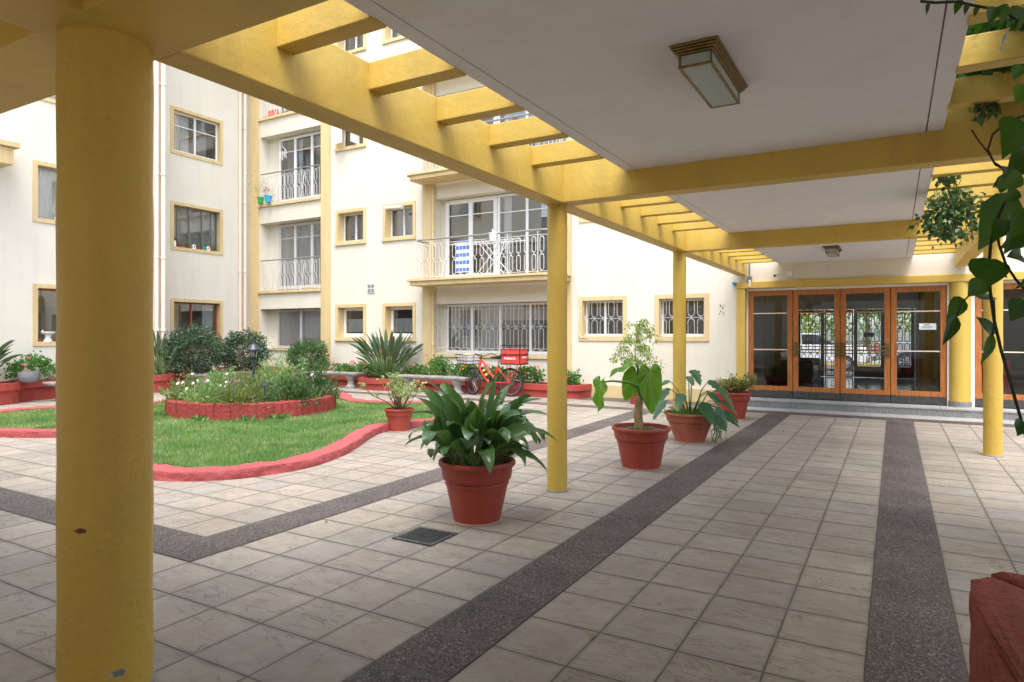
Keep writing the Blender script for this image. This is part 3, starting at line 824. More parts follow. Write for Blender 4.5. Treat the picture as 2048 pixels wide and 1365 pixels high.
# covered roof over the walk behind and beside the camera
pbox('roof_slab', -16, -3.112, -1.9, 1.398, ZS, ZT-.01); pbox('roof_slab', -2.748, 6, -1.9, 1.398, ZS, ZT-.01)
for y0, y1 in ((1.822, 5.758), (5.962, 10.088), (10.292, 14.99)):
    b = MB()
    b.box(-2.02, .20, y0, y1, ZS, ZS+.16)
    b.box(-2.13, -2.029, y0, y1, ZS, ZS+.16); b.box(.209, .31, y0, y1, ZS, ZS+.16)
    b.box(-2.029, -2.02, y0, y1, ZS+.05, ZS+.155); b.box(.20, .209, y0, y1, ZS+.05, ZS+.155)
    b.build('ceiling_slab', M['ceiling'], perg)
    b = MB(); b.box(-2.0275, -2.0215, y0+.25, y1-.35, ZS+.006, ZS+.049); b.box(.2015, .2075, y0+.25, y1-.35, ZS+.006, ZS+.049)
    b.build('groove_shade_strip', M['black'], perg)  # black strip inside each groove stands in for its shade
def chip(cx, cy, r, ang, z, w, h, mat, seed):
    rr = random.Random(seed); b = MB(); n = 14; vs = [(cx+(r+.0022)*math.cos(ang), cy+(r+.0022)*math.sin(ang), z)]
    for k in range(n):
        a = 2*PI*k/n; q = rr.uniform(.6, 1.1)
        aa = ang+w*q*math.cos(a)/r; vs.append((cx+(r+.0022)*math.cos(aa), cy+(r+.0022)*math.sin(aa), z+h*q*math.sin(a)))
    b.add(vs, [(0, 1+k, 1+(k+1) % n) for k in range(n)]); b.build('paint_chip', mat, perg)
va = math.atan2(-1.615, 2.975)
chip(-2.975, 1.615, .181, va-.52, .735, .030, .012, plain('chipped_undercoat', (.16, .06, .03), .8), 3)
chip(-2.975, 1.615, .181, va+.25, .125, .040, .030, plain('pale_undercoat', (.50, .42, .22), .8), 4)
chip(-2.975, 1.615, .1835, va+.25, .127, .028, .019, plain('bare_concrete_patch', (.20, .20, .19), .9), 9)

# ------------------------------------------------------------------ ceiling lanterns
def lantern(x, y, label, w=.25, l=.78):
    t = thing('ceiling_lantern', label, 'ceiling light', (x, y, ZS), 'brass lanterns under the pergola ceiling')
    b = MB(); hw, hl = w/2, l/2
    for e, za, zb in ((0, .0, .014), (.010, .014, .026), (.018, .026, .037), (.030, .037, .048)):
        b.box(x-hw+e, x+hw-e, y-hl+e, y+hl-e, ZS-zb, ZS-za-.0005)
    b.build('base', M['brass'], t, bevel=.003)
    hw -= .045; hl -= .045; zt, zb = ZS-.048, ZS-.112
    b = MB()
    for sx in (-1, 1):
        for sy in (-1, 1): b.box(x+sx*hw-.005, x+sx*hw+.005, y+sy*hl-.005, y+sy*hl+.005, zb+.008, zt)
    for s_ in (-1, 1):
        b.box(x+s_*hw-.007, x+s_*hw+.007, y-hl-.007, y+hl+.007, zb-.003, zb+.008); b.box(x-hw+.0071, x+hw-.0071, y+s_*hl-.007, y+s_*hl+.007, zb-.003, zb+.008)
    b.build('frame', M['brass'], t)
    b = MB(); b.box(x-hw+.008, x+hw-.008, y-hl+.008, y+hl-.008, zb, zb+.006)
    b.box(x-hw, x-hw+.003, y-hl+.006, y+hl-.006, zb+.009, zt-.002); b.box(x+hw-.003, x+hw, y-hl+.006, y+hl-.006, zb+.009, zt-.002)
    b.box(x-hw+.006, x+hw-.006, y-hl, y-hl+.003, zb+.009, zt-.002); b.box(x-hw+.006, x+hw-.006, y+hl-.003, y+hl, zb+.009, zt-.002)
    b.build('pane', M['frost'], t)
lantern(-.885, 3.76, 'tarnished brass lantern with frosted glass on the nearest white ceiling slab')
lantern(-.93, 12.75, 'small looking distant brass lantern on the farthest ceiling slab near the doors')

# ------------------------------------------------------------------ fittings on the end wall
cm = thing('security_camera', 'small white security camera and junction box above the entrance doors', 'security camera', (-2.0, 14.98, 2.75))
b = MB(); b.tube([(-2.12, 14.97, 2.80), (-2.13, 14.90, 2.79)], .015, 8); b.tube([(-2.13, 14.92, 2.80), (-2.17, 14.80, 2.76)], .03, 12); b.build('camera_body', M['white_old'], cm, smooth=True)
b = MB(); b.tube([(-2.168, 14.806, 2.762), (-2.174, 14.79, 2.756)], .026, 12); b.build('lens', M['black'], cm)
b = MB(); b.box(-1.98, -1.85, 14.93, 14.998, 2.74, 2.87); b.build('junction_box', M['white_old'], cm, bevel=.008)
jb = thing('junction_box', 'grey conduit box hanging above the left end of the door lintel', 'junction box', (-2.72, 14.95, 2.7))
b = MB(); b.box(-2.76, -2.66, 14.90, 14.995, 2.70, 2.78); b.build('box', M['grey_metal'], jb, bevel=.004)
b = MB(); b.tube([(-2.71, 14.97, 2.78), (-2.71, 14.97, 3.5)], .013, 8); b.build('conduit', M['grey_metal'], jb)
b = MB(); b.tube([(-2.70, 14.91, 2.70), (-2.70, 14.91, 2.55)], .022, 10); b.build('lamp_tube', M['white'], jb)
bl = MB(); bl.tube([(-3.02, 14.90, 2.63), (-3.02, 14.99, 2.63)], .04, 14); tag(bl.build('alarm_button', M['blue'], smooth=True), 'round blue device on the wall at the left end of the lintel', 'alarm')
cv = MB(); cv.lathe([(0, -.012), (.045, -.01), (.05, 0)], n=20); cv.v = [(-1.18+p[0], 14.998+p[2], 2.90+p[1]) for p in cv.v]
tag(cv.build('ceiling_rose_cover', M['cream'], smooth=True), 'round cream cover plate on the wall above the doors', 'cover plate')
cb = MB(); cb.tube([(-6.93, 14.985, 6.5), (-6.92, 14.985, 4.2), (-6.88, 14.985, 3.1), (-6.80, 14.985, 2.6), (-6.74, 14.97, 2.1), (-6.76, 14.965, 1.55), (-6.68, 14.96, 1.45), (-6.5, 14.97, 1.45)], .008, 5)
tag(cb.build('wall_cable', M['white_old']), 'thin loose cable running down the wall to the grilled window', 'cable')
# drain
dr = thing('floor_drain', 'square floor drain with dark slatted grate in front of the big leafy pot', 'drain', (-3.07, 4.0, 0))
X0, X1, Y0, Y1 = -3.265, -2.90, 3.85, 4.19
b = MB(); ring_ = [(X0, X1, Y0, Y0+.03), (X0, X1, Y1-.03, Y1), (X0, X0+.03, Y0+.03, Y1-.03), (X1-.03, X1, Y0+.03, Y1-.03)]
for a_, c_, d_, e_ in ring_: b.box(a_, c_, d_, e_, .0015, .012)
b.build('frame', M['drain_metal'], dr)
b = MB(); b.box(X0+.03, X1-.03, Y0+.03, Y1-.03, .001, .003); b.build('pit_shade', M['black'], dr)  # flat black sheet under the grate stands in for the shade below
b = MB()
for i in range(10): b.box(X0+.036+i*.0298, X0+.048+i*.0298, Y0+.032, Y1-.032, .004, .011)
b.build('grate', M['drain_metal'], dr)

# ------------------------------------------------------------------ lawn with kerb
def catmull(pts, n=10):
    out = []; N_ = len(pts)
    for i in range(N_):
        p0, p1, p2, p3 = [Vector(pts[(i+k-1) % N_]) for k in range(4)]
        for j in range(n):
            t = j/n
            out.append(.5*((2*p1)+(-p0+p2)*t+(2*p0-5*p1+4*p2-p3)*t*t+(-p0+3*p1-3*p2+p3)*t**3))
    return out
LC = [(-6.7,4.14),(-6.1,4.52),(-5.83,5.2),(-5.92,5.9),(-6.25,6.65),(-6.65,7.35),(-6.9,8.0),(-6.68,8.75),(-6.3,9.6),(-6.35,10.6),(-7.1,11.3),
      (-8.4,11.5),(-9.5,10.95),(-10.5,11.1),(-11.3,11.8),(-12.3,12.2),(-13.4,12.0),(-14.0,11.1),(-13.9,9.9),(-13.6,8.7),(-14.1,7.6),(-14.7,6.6),(-14.5,5.5),
      (-13.6,4.75),(-12.5,4.5),(-11.3,4.8),(-10.4,5.2),(-9.3,5.05),(-8.3,4.5),(-7.5,4.15)]
loop = catmull([(x, y, 0) for x, y in LC], 26)
def offset(poly, d):
    n = len(poly); out = []
    area = sum(poly[i][0]*poly[(i+1) % n][1]-poly[(i+1) % n][0]*poly[i][1] for i in range(n))
    s = 1 if area > 0 else -1
    for i in range(n):
        a, c = poly[i-1], poly[(i+1) % n]
        tx, ty = c[0]-a[0], c[1]-a[1]; L = math.hypot(tx, ty) or 1
        out.append((poly[i][0]-s*ty/L*d, poly[i][1]+s*tx/L*d))
    return out
L2 = [(p.x, p.y) for p in loop]
inn = offset(L2, .27)
from mathutils import noise as mn
kb = MB(); prof = [(0, 0), (.0, .03), (.004, .06), (.006, .092), (.016, .104), (.06, .108), (.12, .110), (.19, .109), (.245, .106), (.268, .09), (.27, .02)]
n = len(L2); vs = []; fs = []
for i in range(n):
    ax, ay = L2[i]; bx, by = inn[i]; L = .27
    for (o, z) in prof:
        p = Vector((ax+(bx-ax)*o/L, ay+(by-ay)*o/L, z))
        j = mn.noise_vector(p*3.5)*.020+mn.noise_vector(p*11)*.011+mn.noise_vector(p*30)*.005
        if z > 0: p += Vector((j.x, j.y, j.z*.8))
        vs.append(p)
m_ = len(prof)
for i in range(n):
    for k in range(m_-1): fs.append((i*m_+k, ((i+1) % n)*m_+k, ((i+1) % n)*m_+k+1, i*m_+k+1))
kb.add(vs, fs)
o = kb.build('lawn_kerb', M['kerb'], smooth=True); tag(o, 'low wavy pinkish red kerb winding round the lawn', 'kerb')
ln = MB(); inn2 = offset(L2, .24)
ln.add([(-10.2, 8, .055)]+[(x, y, .055) for x, y in inn2], [])
# lawn bed as a fine polygon (ear-free: one n-gon)
ln.f = [tuple(range(1, len(inn2)+1))]; ln.mi = [0]
M['turf'] = paint('turf_soil', (.12, .18, .065), .95, .5, .8, 30, .02)
tag(ln.build('lawn', M['turf']), kind='structure')

def inside(P, poly):
    x, y = P[:, 0], P[:, 1]; c = np.zeros(len(P), bool); q = np.array(poly); j = len(q)-1
    for i in range(len(q)):
        xi, yi = q[i]; xj, yj = q[j]
        k = ((yi > y) != (yj > y)) & (x < (xj-xi)*(y-yi)/(yj-yi+1e-12)+xi); c ^= k; j = i
    return c
RC = (-10.69, 8.57); RR = 1.52
def mesh_from(name, V, F, mats, parent=None, mi=None, smooth=False, org=(0, 0, 0)):
    me = bpy.data.meshes.new(name)
    if parent is not None: org = ORG[parent.name]
    V = np.asarray(V, dtype=np.float32)-np.array(org, dtype=np.float32)
    F = np.asarray(F, dtype=np.int32); k = F.shape[1]
    me.vertices.add(len(V)); me.vertices.foreach_set('co', V.ravel())
    me.loops.add(F.size); me.loops.foreach_set('vertex_index', F.ravel())
    me.polygons.add(len(F)); me.polygons.foreach_set('loop_start', np.arange(0, F.size, k, dtype=np.int32))
    for m in (mats if isinstance(mats, (list, tuple)) else [mats]): me.materials.append(m)
    if mi is not None: me.polygons.foreach_set('material_index', np.asarray(mi, dtype=np.int32))
    me.update(calc_edges=True); me.validate()
    if smooth: me.polygons.foreach_set('use_smooth', [True]*len(me.polygons))
    ob = bpy.data.objects.new(name, me); COL.objects.link(ob); ORG[ob.name] = Vector(org)
    if parent is not None: ob.parent = parent
    else: ob.location = org
    return ob
def grass(nb):
    P = RNG.uniform((-14.9, 3.9), (-5.7, 12.4), (nb, 2))
    P = P[inside(P, inn2)]
    d = np.hypot(P[:, 0]-RC[0], P[:, 1]-RC[1]); P = P[d > RR-.02]
    n = len(P); az = RNG.uniform(0, 2*PI, n)
    pat = np.array([mn.noise(Vector((x*1.3, y*1.3, 3)))+.5*mn.noise(Vector((x*5, y*5, 8))) for x, y in P])
    h = RNG.uniform(.025, .065, n)*(1+.5*pat); w = RNG.uniform(.003, .0065, n)
    lean = RNG.uniform(0, .05, n); la = RNG.uniform(0, 2*PI, n)
    b = np.stack([P[:, 0], P[:, 1], np.full(n, .05)], 1)
    s = np.stack([np.cos(az)*w, np.sin(az)*w, np.zeros(n)], 1)
    tip = b+np.stack([np.cos(la)*lean, np.sin(la)*lean, h], 1)
    V = np.stack([b-s, b+s, tip], 1).reshape(-1, 3); F = np.arange(3*n).reshape(-1, 3)
    dry = (pat+RNG.normal(0, .28, n)) < -.24
    return mesh_from('grass', V, F, [M['grass'], M['grass_dry']], mi=dry.astype(int))
M['grass'] = leafm('grass_blades', [(.06, .17, .04), (.10, .25, .065), (.15, .32, .10), (.24, .38, .16)], .5, .4)
M['grass_dry'] = leafm('pale_grass_blades', [(.30, .36, .14), (.42, .42, .22), (.26, .36, .12)], .6, .3)
g = grass(230000); tag(g, 'short green lawn grass inside the wavy red kerb', 'grass', kind='stuff')

# ------------------------------------------------------------------ planters
def planter(name, label, poly, h, rim=.14, org=(0, 0, 0)):
    t = thing(name, label, 'planter', org)
    b = MB(); b.prism(offset(poly, .05), 0, h-rim+.002); b.build('wall', M['red'], t, bevel=.012)
    b = MB(); o_, i_ = poly, offset(poly, .14); n = len(poly)
    vs = [(x, y, h-rim) for x, y in o_]+[(x, y, h) for x, y in o_]+[(x, y, h) for x, y in i_]+[(x, y, h-rim) for x, y in i_]
    fs = []
    for k in range(3):
        for i in range(n): fs.append((k*n+i, k*n+(i+1) % n, (k+1)*n+(i+1) % n, (k+1)*n+i))
    for i in range(n): fs.append((3*n+i, 3*n+(i+1) % n, (i+1) % n, i))
    b.add(vs, fs); b.build('rim', M['red'], t, bevel=.015)
    b = MB(); b.prism(i_, h-.10, h-.04); b.build('soil', M['soil'], t)
    return t
def arc(cx, cy, rx, ry, a0, a1, n=10):
    return [(cx+rx*math.cos(R(a0+(a1-a0)*k/n)), cy+ry*math.sin(R(a0+(a1-a0)*k/n))) for k in range(n+1)]
fp = [(-15.35, 14.94), (-15.35, 14.42), (-13.22, 14.42)]+arc(-12.3, 14.3, .88, .66, 185, 355, 14)+[(-11.38, 14.42), (-9.75, 14.42)] + \
     arc(-9.2, 14.5, .42, .33, 200, 265, 5)+arc(-6.82, 14.62, .44, .45, 275, 360, 8)+[(-6.38, 14.94)]
planter('planter_bed', 'long low red planter bed with rounded bulges along the foot of the far block', fp, .32, org=(-11, 14.4, 0))
wp = [(-17.58, 3.0), (-17.15, 3.0), (-17.15, 5.3)]+arc(-17.15, 6.45, .62, 1.0, -80, 80, 12)+[(-17.15, 7.7), (-17.15, 9.7)] + \
     arc(-17.15, 10.45, .5, .62, -80, 80, 10)+[(-17.15, 11.3), (-17.15, 13.3), (-16.5, 14.0), (-15.6, 14.3), (-15.6, 14.94), (-18.9, 14.94), (-18.9, 11.25), (-17.58, 11.2)]
planter('planter_bed', 'red planter bed with a rounded front along the foot of the left wing', wp, .46, .16, org=(-17.3, 8, 0))

# ring of upright bricks
ring = thing('flower_ring', 'round raised flower bed of upright red bricks in the middle of the lawn', 'flower bed', (RC[0], RC[1], .05))
b = MB(); nb = 68
for k in range(nb):
    a0 = 2*PI*(k+.06)/nb; a1 = 2*PI*(k+.94)/nb; j = random.uniform(-.012, .012); zt = .345+random.uniform(-.006, .006)
    r0, r1 = RR-.24, RR+j; vs = []
    K = 3; zs = [.0, .08, .16, .25, zt-.012, zt]
    for zi, z in enumerate(zs):
        rr1 = r1-(.012 if zi == len(zs)-1 else 0)
        for q in range(K+1):
            a = a0+(a1-a0)*q/K; e = random.uniform(-.005, .005) if q in (0, K) else 0
            vs.append((RC[0]+(rr1-.006*(q in (0, K)))*math.cos(a)+e, RC[1]+(rr1-.006*(q in (0, K)))*math.sin(a)+e, z))
        vs.append((RC[0]+r0*math.cos(a1), RC[1]+r0*math.sin(a1), z)); vs.append((RC[0]+r0*math.cos(a0), RC[1]+r0*math.sin(a0), z))
    m_ = K+3; fs = []
    for zi in range(len(zs)-1):
        for q in range(m_): fs.append((zi*m_+q, zi*m_+(q+1) % m_, (zi+1)*m_+(q+1) % m_, (zi+1)*m_+q))
    fs.append(tuple((len(zs)-1)*m_+q for q in range(m_)))
    b.add(vs, fs)
b.lathe([(RR-.235, .0), (RR-.235, .33)], (RC[0], RC[1], 0), 60); b.lathe([(RR-.012, 0), (RR-.012, .325), (RR-.22, .33)], (RC[0], RC[1], 0), 60)
b.build('brick_wall', M['brick_red'], ring)
b = MB(); b.disc((RC[0], RC[1], .29), RR-.2, 48); b.build('soil', M['soil'], ring)

# ------------------------------------------------------------------ benches
def bench(loc, L, rot, label):
    t = thing('garden_bench', label, 'bench', (0, 0, 0), 'weathered concrete garden benches')
    b = MB(); w = .40
    b.box(-L/2, L/2, -w/2, w/2, .385, .44); b.box(-L/2+.025, L/2-.025, -w/2+.025, w/2-.025, .352, .386)
    b.build('seat', M['concrete'], t, bevel=.012)
    for s in (-1, 1):
        c = s*(L/2-.36)
        b = MB(); pr = [(.17, 0), (.175, .05), (.13, .075), (.10, .13), (.105, .2), (.14, .26), (.185, .31), (.19, .352)]
        b.lathe(pr, (c, 0, 0), 16, 1.0, .9, close=True)
        b.build('leg', M['concrete'], t, smooth=True)
    t.location = loc; t.rotation_euler = (0, 0, rot); return t
bench((-10.45, 13.95, 0), 2.3, 0, 'concrete bench between the two planter bulges, in front of the bicycle')
bench((-14.2, 14.0, 0), 2.4, 0, 'concrete bench left of the strelitzia bulge')
bench((-16.55, 12.3, 0), 2.2, R(90), 'concrete bench behind the round flower bed, below the dark bushes')
bench((-16.6, 8.55, 0), 1.7, R(90), 'concrete bench at the far left, beside the column')

# ------------------------------------------------------------------ near planter at the right edge
def rough_brick():
    m = paint('rough_dark_red_brick_paint', (.44, .095, .075), .75, .25, 1.0, 20, .01, .5, (.16, .05, .04)); nt = m.node_tree; p = nt.nodes['Principled BSDF']
    g = gpos(nt); last = p.inputs['Normal'].links[0].from_socket
    s = noise(nt, 7, 6, stretch(nt, g, (.8, 4, 5)), .7, .6)
    b_ = bump(nt, p, s, 1.0, .03, last)
    br = N(nt, 'ShaderNodeTexBrick', i_Scale=1.0); br.inputs['Mortar Size'].default_value = .012; br.inputs['Brick Width'].default_value = .24; br.inputs['Row Height'].default_value = .085
    sp_ = nt.nodes.new('ShaderNodeSeparateXYZ'); nt.links.new(g, sp_.inputs[0]); cb_ = nt.nodes.new('ShaderNodeCombineXYZ')
    nt.links.new(math_(nt, 'ADD', sp_.outputs[0], sp_.outputs[1]), cb_.inputs[0]); nt.links.new(sp_.outputs[2], cb_.inputs[1]); nt.links.new(cb_.outputs[0], br.inputs['Vector'])
    bump(nt, p, math_(nt, 'SUBTRACT', 1.0, br.outputs['Fac']), .8, .012, b_); return m
M['brick_rough'] = rough_brick()
npl = thing('brick_planter', 'dark red painted brick planter at the right edge of the walk, close to the camera', 'planter', (.6, 2, 0))
def rough_prism(poly, z0, z1, seed=1, amp=.012, step=.05):
    """a block with uneven, hand-laid faces"""
    b = MB(); pts = []
    n = len(poly)
    for i in range(n):
        a, c = Vector((*poly[i], 0)), Vector((*poly[(i+1) % n], 0)); k = max(1, int((c-a).length/step))
        for j in range(k): pts.append(a.lerp(c, j/k))
    N_ = len(pts); zs = np.linspace(z0, z1, max(3, int((z1-z0)/step)+1)); vs = []
    ctr = sum(pts, Vector())/N_
    for z in zs:
        for p in pts:
            q = Vector((p.x, p.y, z)); d = mn.noise_vector(q*9+Vector((seed, 0, 0)))*amp+mn.noise_vector(q*25)*amp*.5
            vs.append(q+d)
    fs = []
    for r_ in range(len(zs)-1):
        for i in range(N_): fs.append((r_*N_+i, r_*N_+(i+1) % N_, (r_+1)*N_+(i+1) % N_, (r_+1)*N_+i))
    # domed top rings
    base = (len(zs)-1)*N_; prev = base
    for f_, dz in ((.97, .012), (.85, .016), (.6, .016), (.3, .014)):
        st_ = len(vs)
        for p in pts:
            q = ctr.lerp(Vector((p.x, p.y, 0)), f_); q.z = z1+dz; q.z += (mn.noise(q*Vector((14, 14, 1)).x if 0 else Vector((q.x*9, q.y*30, 0)))*amp*.9); vs.append(q)
        for i in range(N_): fs.append((prev+i, prev+(i+1) % N_, st_+(i+1) % N_, st_+i))
        prev = st_
    fs.append(tuple(prev+i for i in range(N_)))
    b.add(vs, fs); return b
rough_prism([(.225, -.4), (.50, -.4), (.50, 2.8), (.30, 3.02), (.245, 2.92), (.225, 2.78)][::1], 0, .64, 2, .009).build('wall', M['brick_rough'], npl, smooth='all')
rough_prism([(.51, 2.79), (2.6, 2.79), (2.6, 3.05), (.315, 3.05)], 0, .64, 5, .009).build('wall', M['brick_rough'], npl, smooth='all')
b = MB(); b.box(.49, 2.6, -.4, 2.8, 0, .52); b.build('soil', M['soil'], npl)

# ------------------------------------------------------------------ pots
M['lime'] = paint('lime_bloomed_plastic', (.50, .34, .26), .8, .3)
def potted(name, label, loc, Rt, rb, h, mat='pot', soil='soil', n=56, cat='potted plant', group=None):
    t = thing(name, label, cat, loc, group)
    x, y = loc[0], loc[1]; z = loc[2]
    pr = [(rb*.93, 0), (rb, .006), (rb*1.005, .02), (rb+(.83*Rt-rb)*.62, .42*h), (.80*Rt, .60*h), (.825*Rt, .605*h), (.832*Rt, .625*h), (.832*Rt, .65*h), (.822*Rt, .658*h),
          (.84*Rt, .675*h), (.885*Rt, .70*h), (.898*Rt, .73*h), (.93*Rt, .89*h), (.935*Rt, .905*h), (.99*Rt, .912*h), (1.005*Rt, .93*h), (Rt, .975*h), (.985*Rt, .995*h), (.955*Rt, h), (.925*Rt, .985*h), (.90*Rt, .80*h)]
    b = MB(); b.lathe(pr, (x, y, z), n); b.build('pot', M[mat], t, smooth=True)
    b = MB(); b.lathe([(rb*.95, .0), (rb*1.012, .002), (rb*1.014, .010), (rb*1.0, .013)], (x, y, z+.001), n); b.build('foot_ring', M['lime'], t, smooth=True)
    b = MB(); vs = [(x, y, z+h*.90)]; fs = []
    rings = 5; nn = 24
    for i in range(1, rings+1):
        for k in range(nn):
            a = 2*PI*k/nn; r_ = Rt*.925*i/rings; p = Vector((x+r_*math.cos(a), y+r_*math.sin(a), z+h*.90))
            p.z += mn.noise(p*12)*.02; vs.append(p)
    for k in range(nn): fs.append((0, 1+k, 1+(k+1) % nn))
    for i in range(rings-1):
        for k in range(nn): fs.append((1+i*nn+k, 1+i*nn+(k+1) % nn, 1+(i+1)*nn+(k+1) % nn, 1+(i+1)*nn+k))
    b.add(vs, fs); b.build('soil', M[soil], t, smooth='all')
    return t
# ------------------------------------------------------------------ foliage tools
def cloud(name, mat, P, D, size, aspect=.45, fold=.25, parent=None, org=(0, 0, 0), mi=None, quad=False):
    """many small folded leaves: P positions, D directions of growth"""
    n = len(P); D = D/np.maximum(np.linalg.norm(D, axis=1, keepdims=True), 1e-6)
    rnd = RNG.normal(size=(n, 3)); S = np.cross(D, rnd); S /= np.maximum(np.linalg.norm(S, axis=1, keepdims=True), 1e-6)
    U = np.cross(S, D); L = np.asarray(size).reshape(-1, 1)*np.ones((n, 1)); W = L*aspect
    b = P; m1 = P+D*L*.45+S*W*.5+U*W*fold; m2 = P+D*L*.45-S*W*.5+U*W*fold; t = P+D*L
    V = np.stack([b, m1, t, m2], 1).reshape(-1, 3); i = np.arange(n)*4
    F = np.concatenate([np.stack([i, i+1, i+2], 1), np.stack([i, i+2, i+3], 1)])
    if mi is not None: mi = np.concatenate([mi, mi])
    return mesh_from(name, V, F, mat, parent, mi, org=org)

def crown_pts(c, rad, n, seed, shell=.55, lump=.22, bottom=-.9):
    """points through a lumpy ellipsoid crown, denser outside, with gaps"""
    r_ = np.random.default_rng(seed); out = []; dirs = []
    while len(out) < n:
        d = r_.normal(size=3); d /= np.linalg.norm(d)
        if d[2] < bottom: continue
        k = 1+lump*2*mn.noise(Vector(d*2.2)+Vector((seed, 0, 0)))+lump*mn.noise(Vector(d*6)+Vector((0, seed, 0)))
        rr = k*(shell+(1-shell)*r_.random()**.6)
        p = np.array(c)+d*np.array(rad)*rr
        if mn.noise(Vector(p*5.0)) < -.38: continue
        out.append(p); dirs.append(d+r_.normal(size=3)*.65+np.array([0, 0, .25]))
    return np.array(out), np.array(dirs)

def blade(b, pts, w, side, fold=.15, wave=0, seed=0, under=None):
    """a long leaf along pts with half-widths w, folded on its midrib"""
    n = len(pts); vs = []
    for i, p in enumerate(pts):
        t = (pts[min(i+1, n-1)]-pts[max(i-1, 0)]).normalized()
        s = (side-t*side.dot(t)).normalized(); nrm = s.cross(t).normalized()
        if nrm.z < 0: nrm = -nrm
        q = wave*math.sin(i*1.9+seed)*w[i]
        vs += [p+s*w[i]+nrm*(w[i]*fold+q), p+s*w[i]*.5+nrm*w[i]*fold*.35, p, p-s*w[i]*.5+nrm*w[i]*fold*.35, p-s*w[i]+nrm*(w[i]*fold-q)]
    fs = []
    for i in range(n-1):
        for k in range(4): fs.append((i*5+k, i*5+k+1, (i+1)*5+k+1, (i+1)*5+k))
    b.add(vs, fs)

def arch(base, az, e0, e1, L, n=9, bend=1.0):
    pts = [Vector(base)]; st = L/(n-1)
    for i in range(1, n):
        t = (i/(n-1))**bend; e = e0+(e1-e0)*t
        pts.append(pts[-1]+Vector((math.cos(az)*math.cos(e), math.sin(az)*math.cos(e), math.sin(e)))*st)
    return pts

def veined(name, cols, rough=.35, trans=.2, spec=.5, stripes=True):
    m = leafm(name, cols, rough, trans, spec=spec); nt = m.node_tree; p = nt.nodes['Principled BSDF']
    g = gpos(nt); bump(nt, p, noise(nt, 60, 3, stretch(nt, g, (1, 1, .25))), .35, .004); return m
M['aspi'] = veined('dark_glossy_strap_leaf', [(.03, .09, .035), (.06, .15, .055), (.09, .20, .075), (.15, .27, .10)], .30, .25, spec=.8)
M['aspi_old'] = veined('yellowing_leaf', [(.20, .24, .04), (.30, .26, .07)], .45, .3)
M['strel'] = leafm('grey_green_paddle_leaf', [(.05, .095, .05), (.085, .145, .075), (.12, .19, .11)], .4, .15)
M['bush'] = leafm('dark_bush_leaf', [(.015, .042, .02), (.03, .07, .035), (.06, .12, .06), (.12, .19, .11)], .25, .12)
M['bush2'] = leafm('mid_green_bush_leaf', [(.035, .09, .03), (.07, .15, .05), (.14, .24, .09)], .35, .2)
M['daisy'] = leafm('daisy_leaf', [(.04, .12, .035), (.11, .24, .06), (.19, .35, .11), (.30, .45, .20), (.24, .20, .08)], .5, .3)
M['geran'] = leafm('geranium_leaf', [(.05, .14, .03), (.09, .23, .05), (.15, .32, .08)], .5, .3)
M['succ'] = leafm('pale_green_leaf', [(.18, .27, .09), (.30, .40, .16), (.44, .52, .28)], .45, .25)
M['succ2'] = leafm('light_grey_green_leaf', [(.11, .22, .06), (.20, .34, .11), (.33, .46, .20)], .5, .25)
M['jade'] = leafm('yellow_green_succulent_leaf', [(.12, .16, .03), (.26, .28, .07), (.38, .36, .14)], .35, .2)
M['ficus'] = leafm('light_ficus_leaf', [(.08, .17, .025), (.20, .30, .05), (.34, .42, .10)], .4, .4)
M['ear'] = veined('bright_green_ear_leaf', [(.10, .26, .02), (.14, .33, .035)], .35, .45)
M['philo'] = veined('dark_green_lobed_leaf', [(.02, .08, .03), (.04, .13, .05), (.07, .18, .08)], .25, .25)
M['vine'] = veined('vine_leaf', [(.016, .065, .01), (.035, .11, .015), (.075, .19, .03)], .38, .35)
M['stem'] = plain('brown_stem', (.16, .10, .055), .8, var=.3)
M['bark'] = plain('ringed_tan_bark', (.27, .19, .10), .85, var=.35)
M['gstem'] = plain('green_stem', (.10, .19, .05), .6, var=.3)
M['vstem'] = plain('dark_vine_stem', (.022, .03, .014), .7, var=.3)
M['fl_white'] = plain('white_petals', (.82, .80, .82), .6); M['fl_purple'] = plain('purple_petals', (.42, .05, .30), .6)
M['fl_pink'] = plain('pink_petals', (.78, .14, .24), .6); M['fl_orange'] = plain('orange_petals', (.85, .25, .03), .5)
M['fl_mid'] = plain('yellow_flower_centre', (.6, .4, .05), .7)

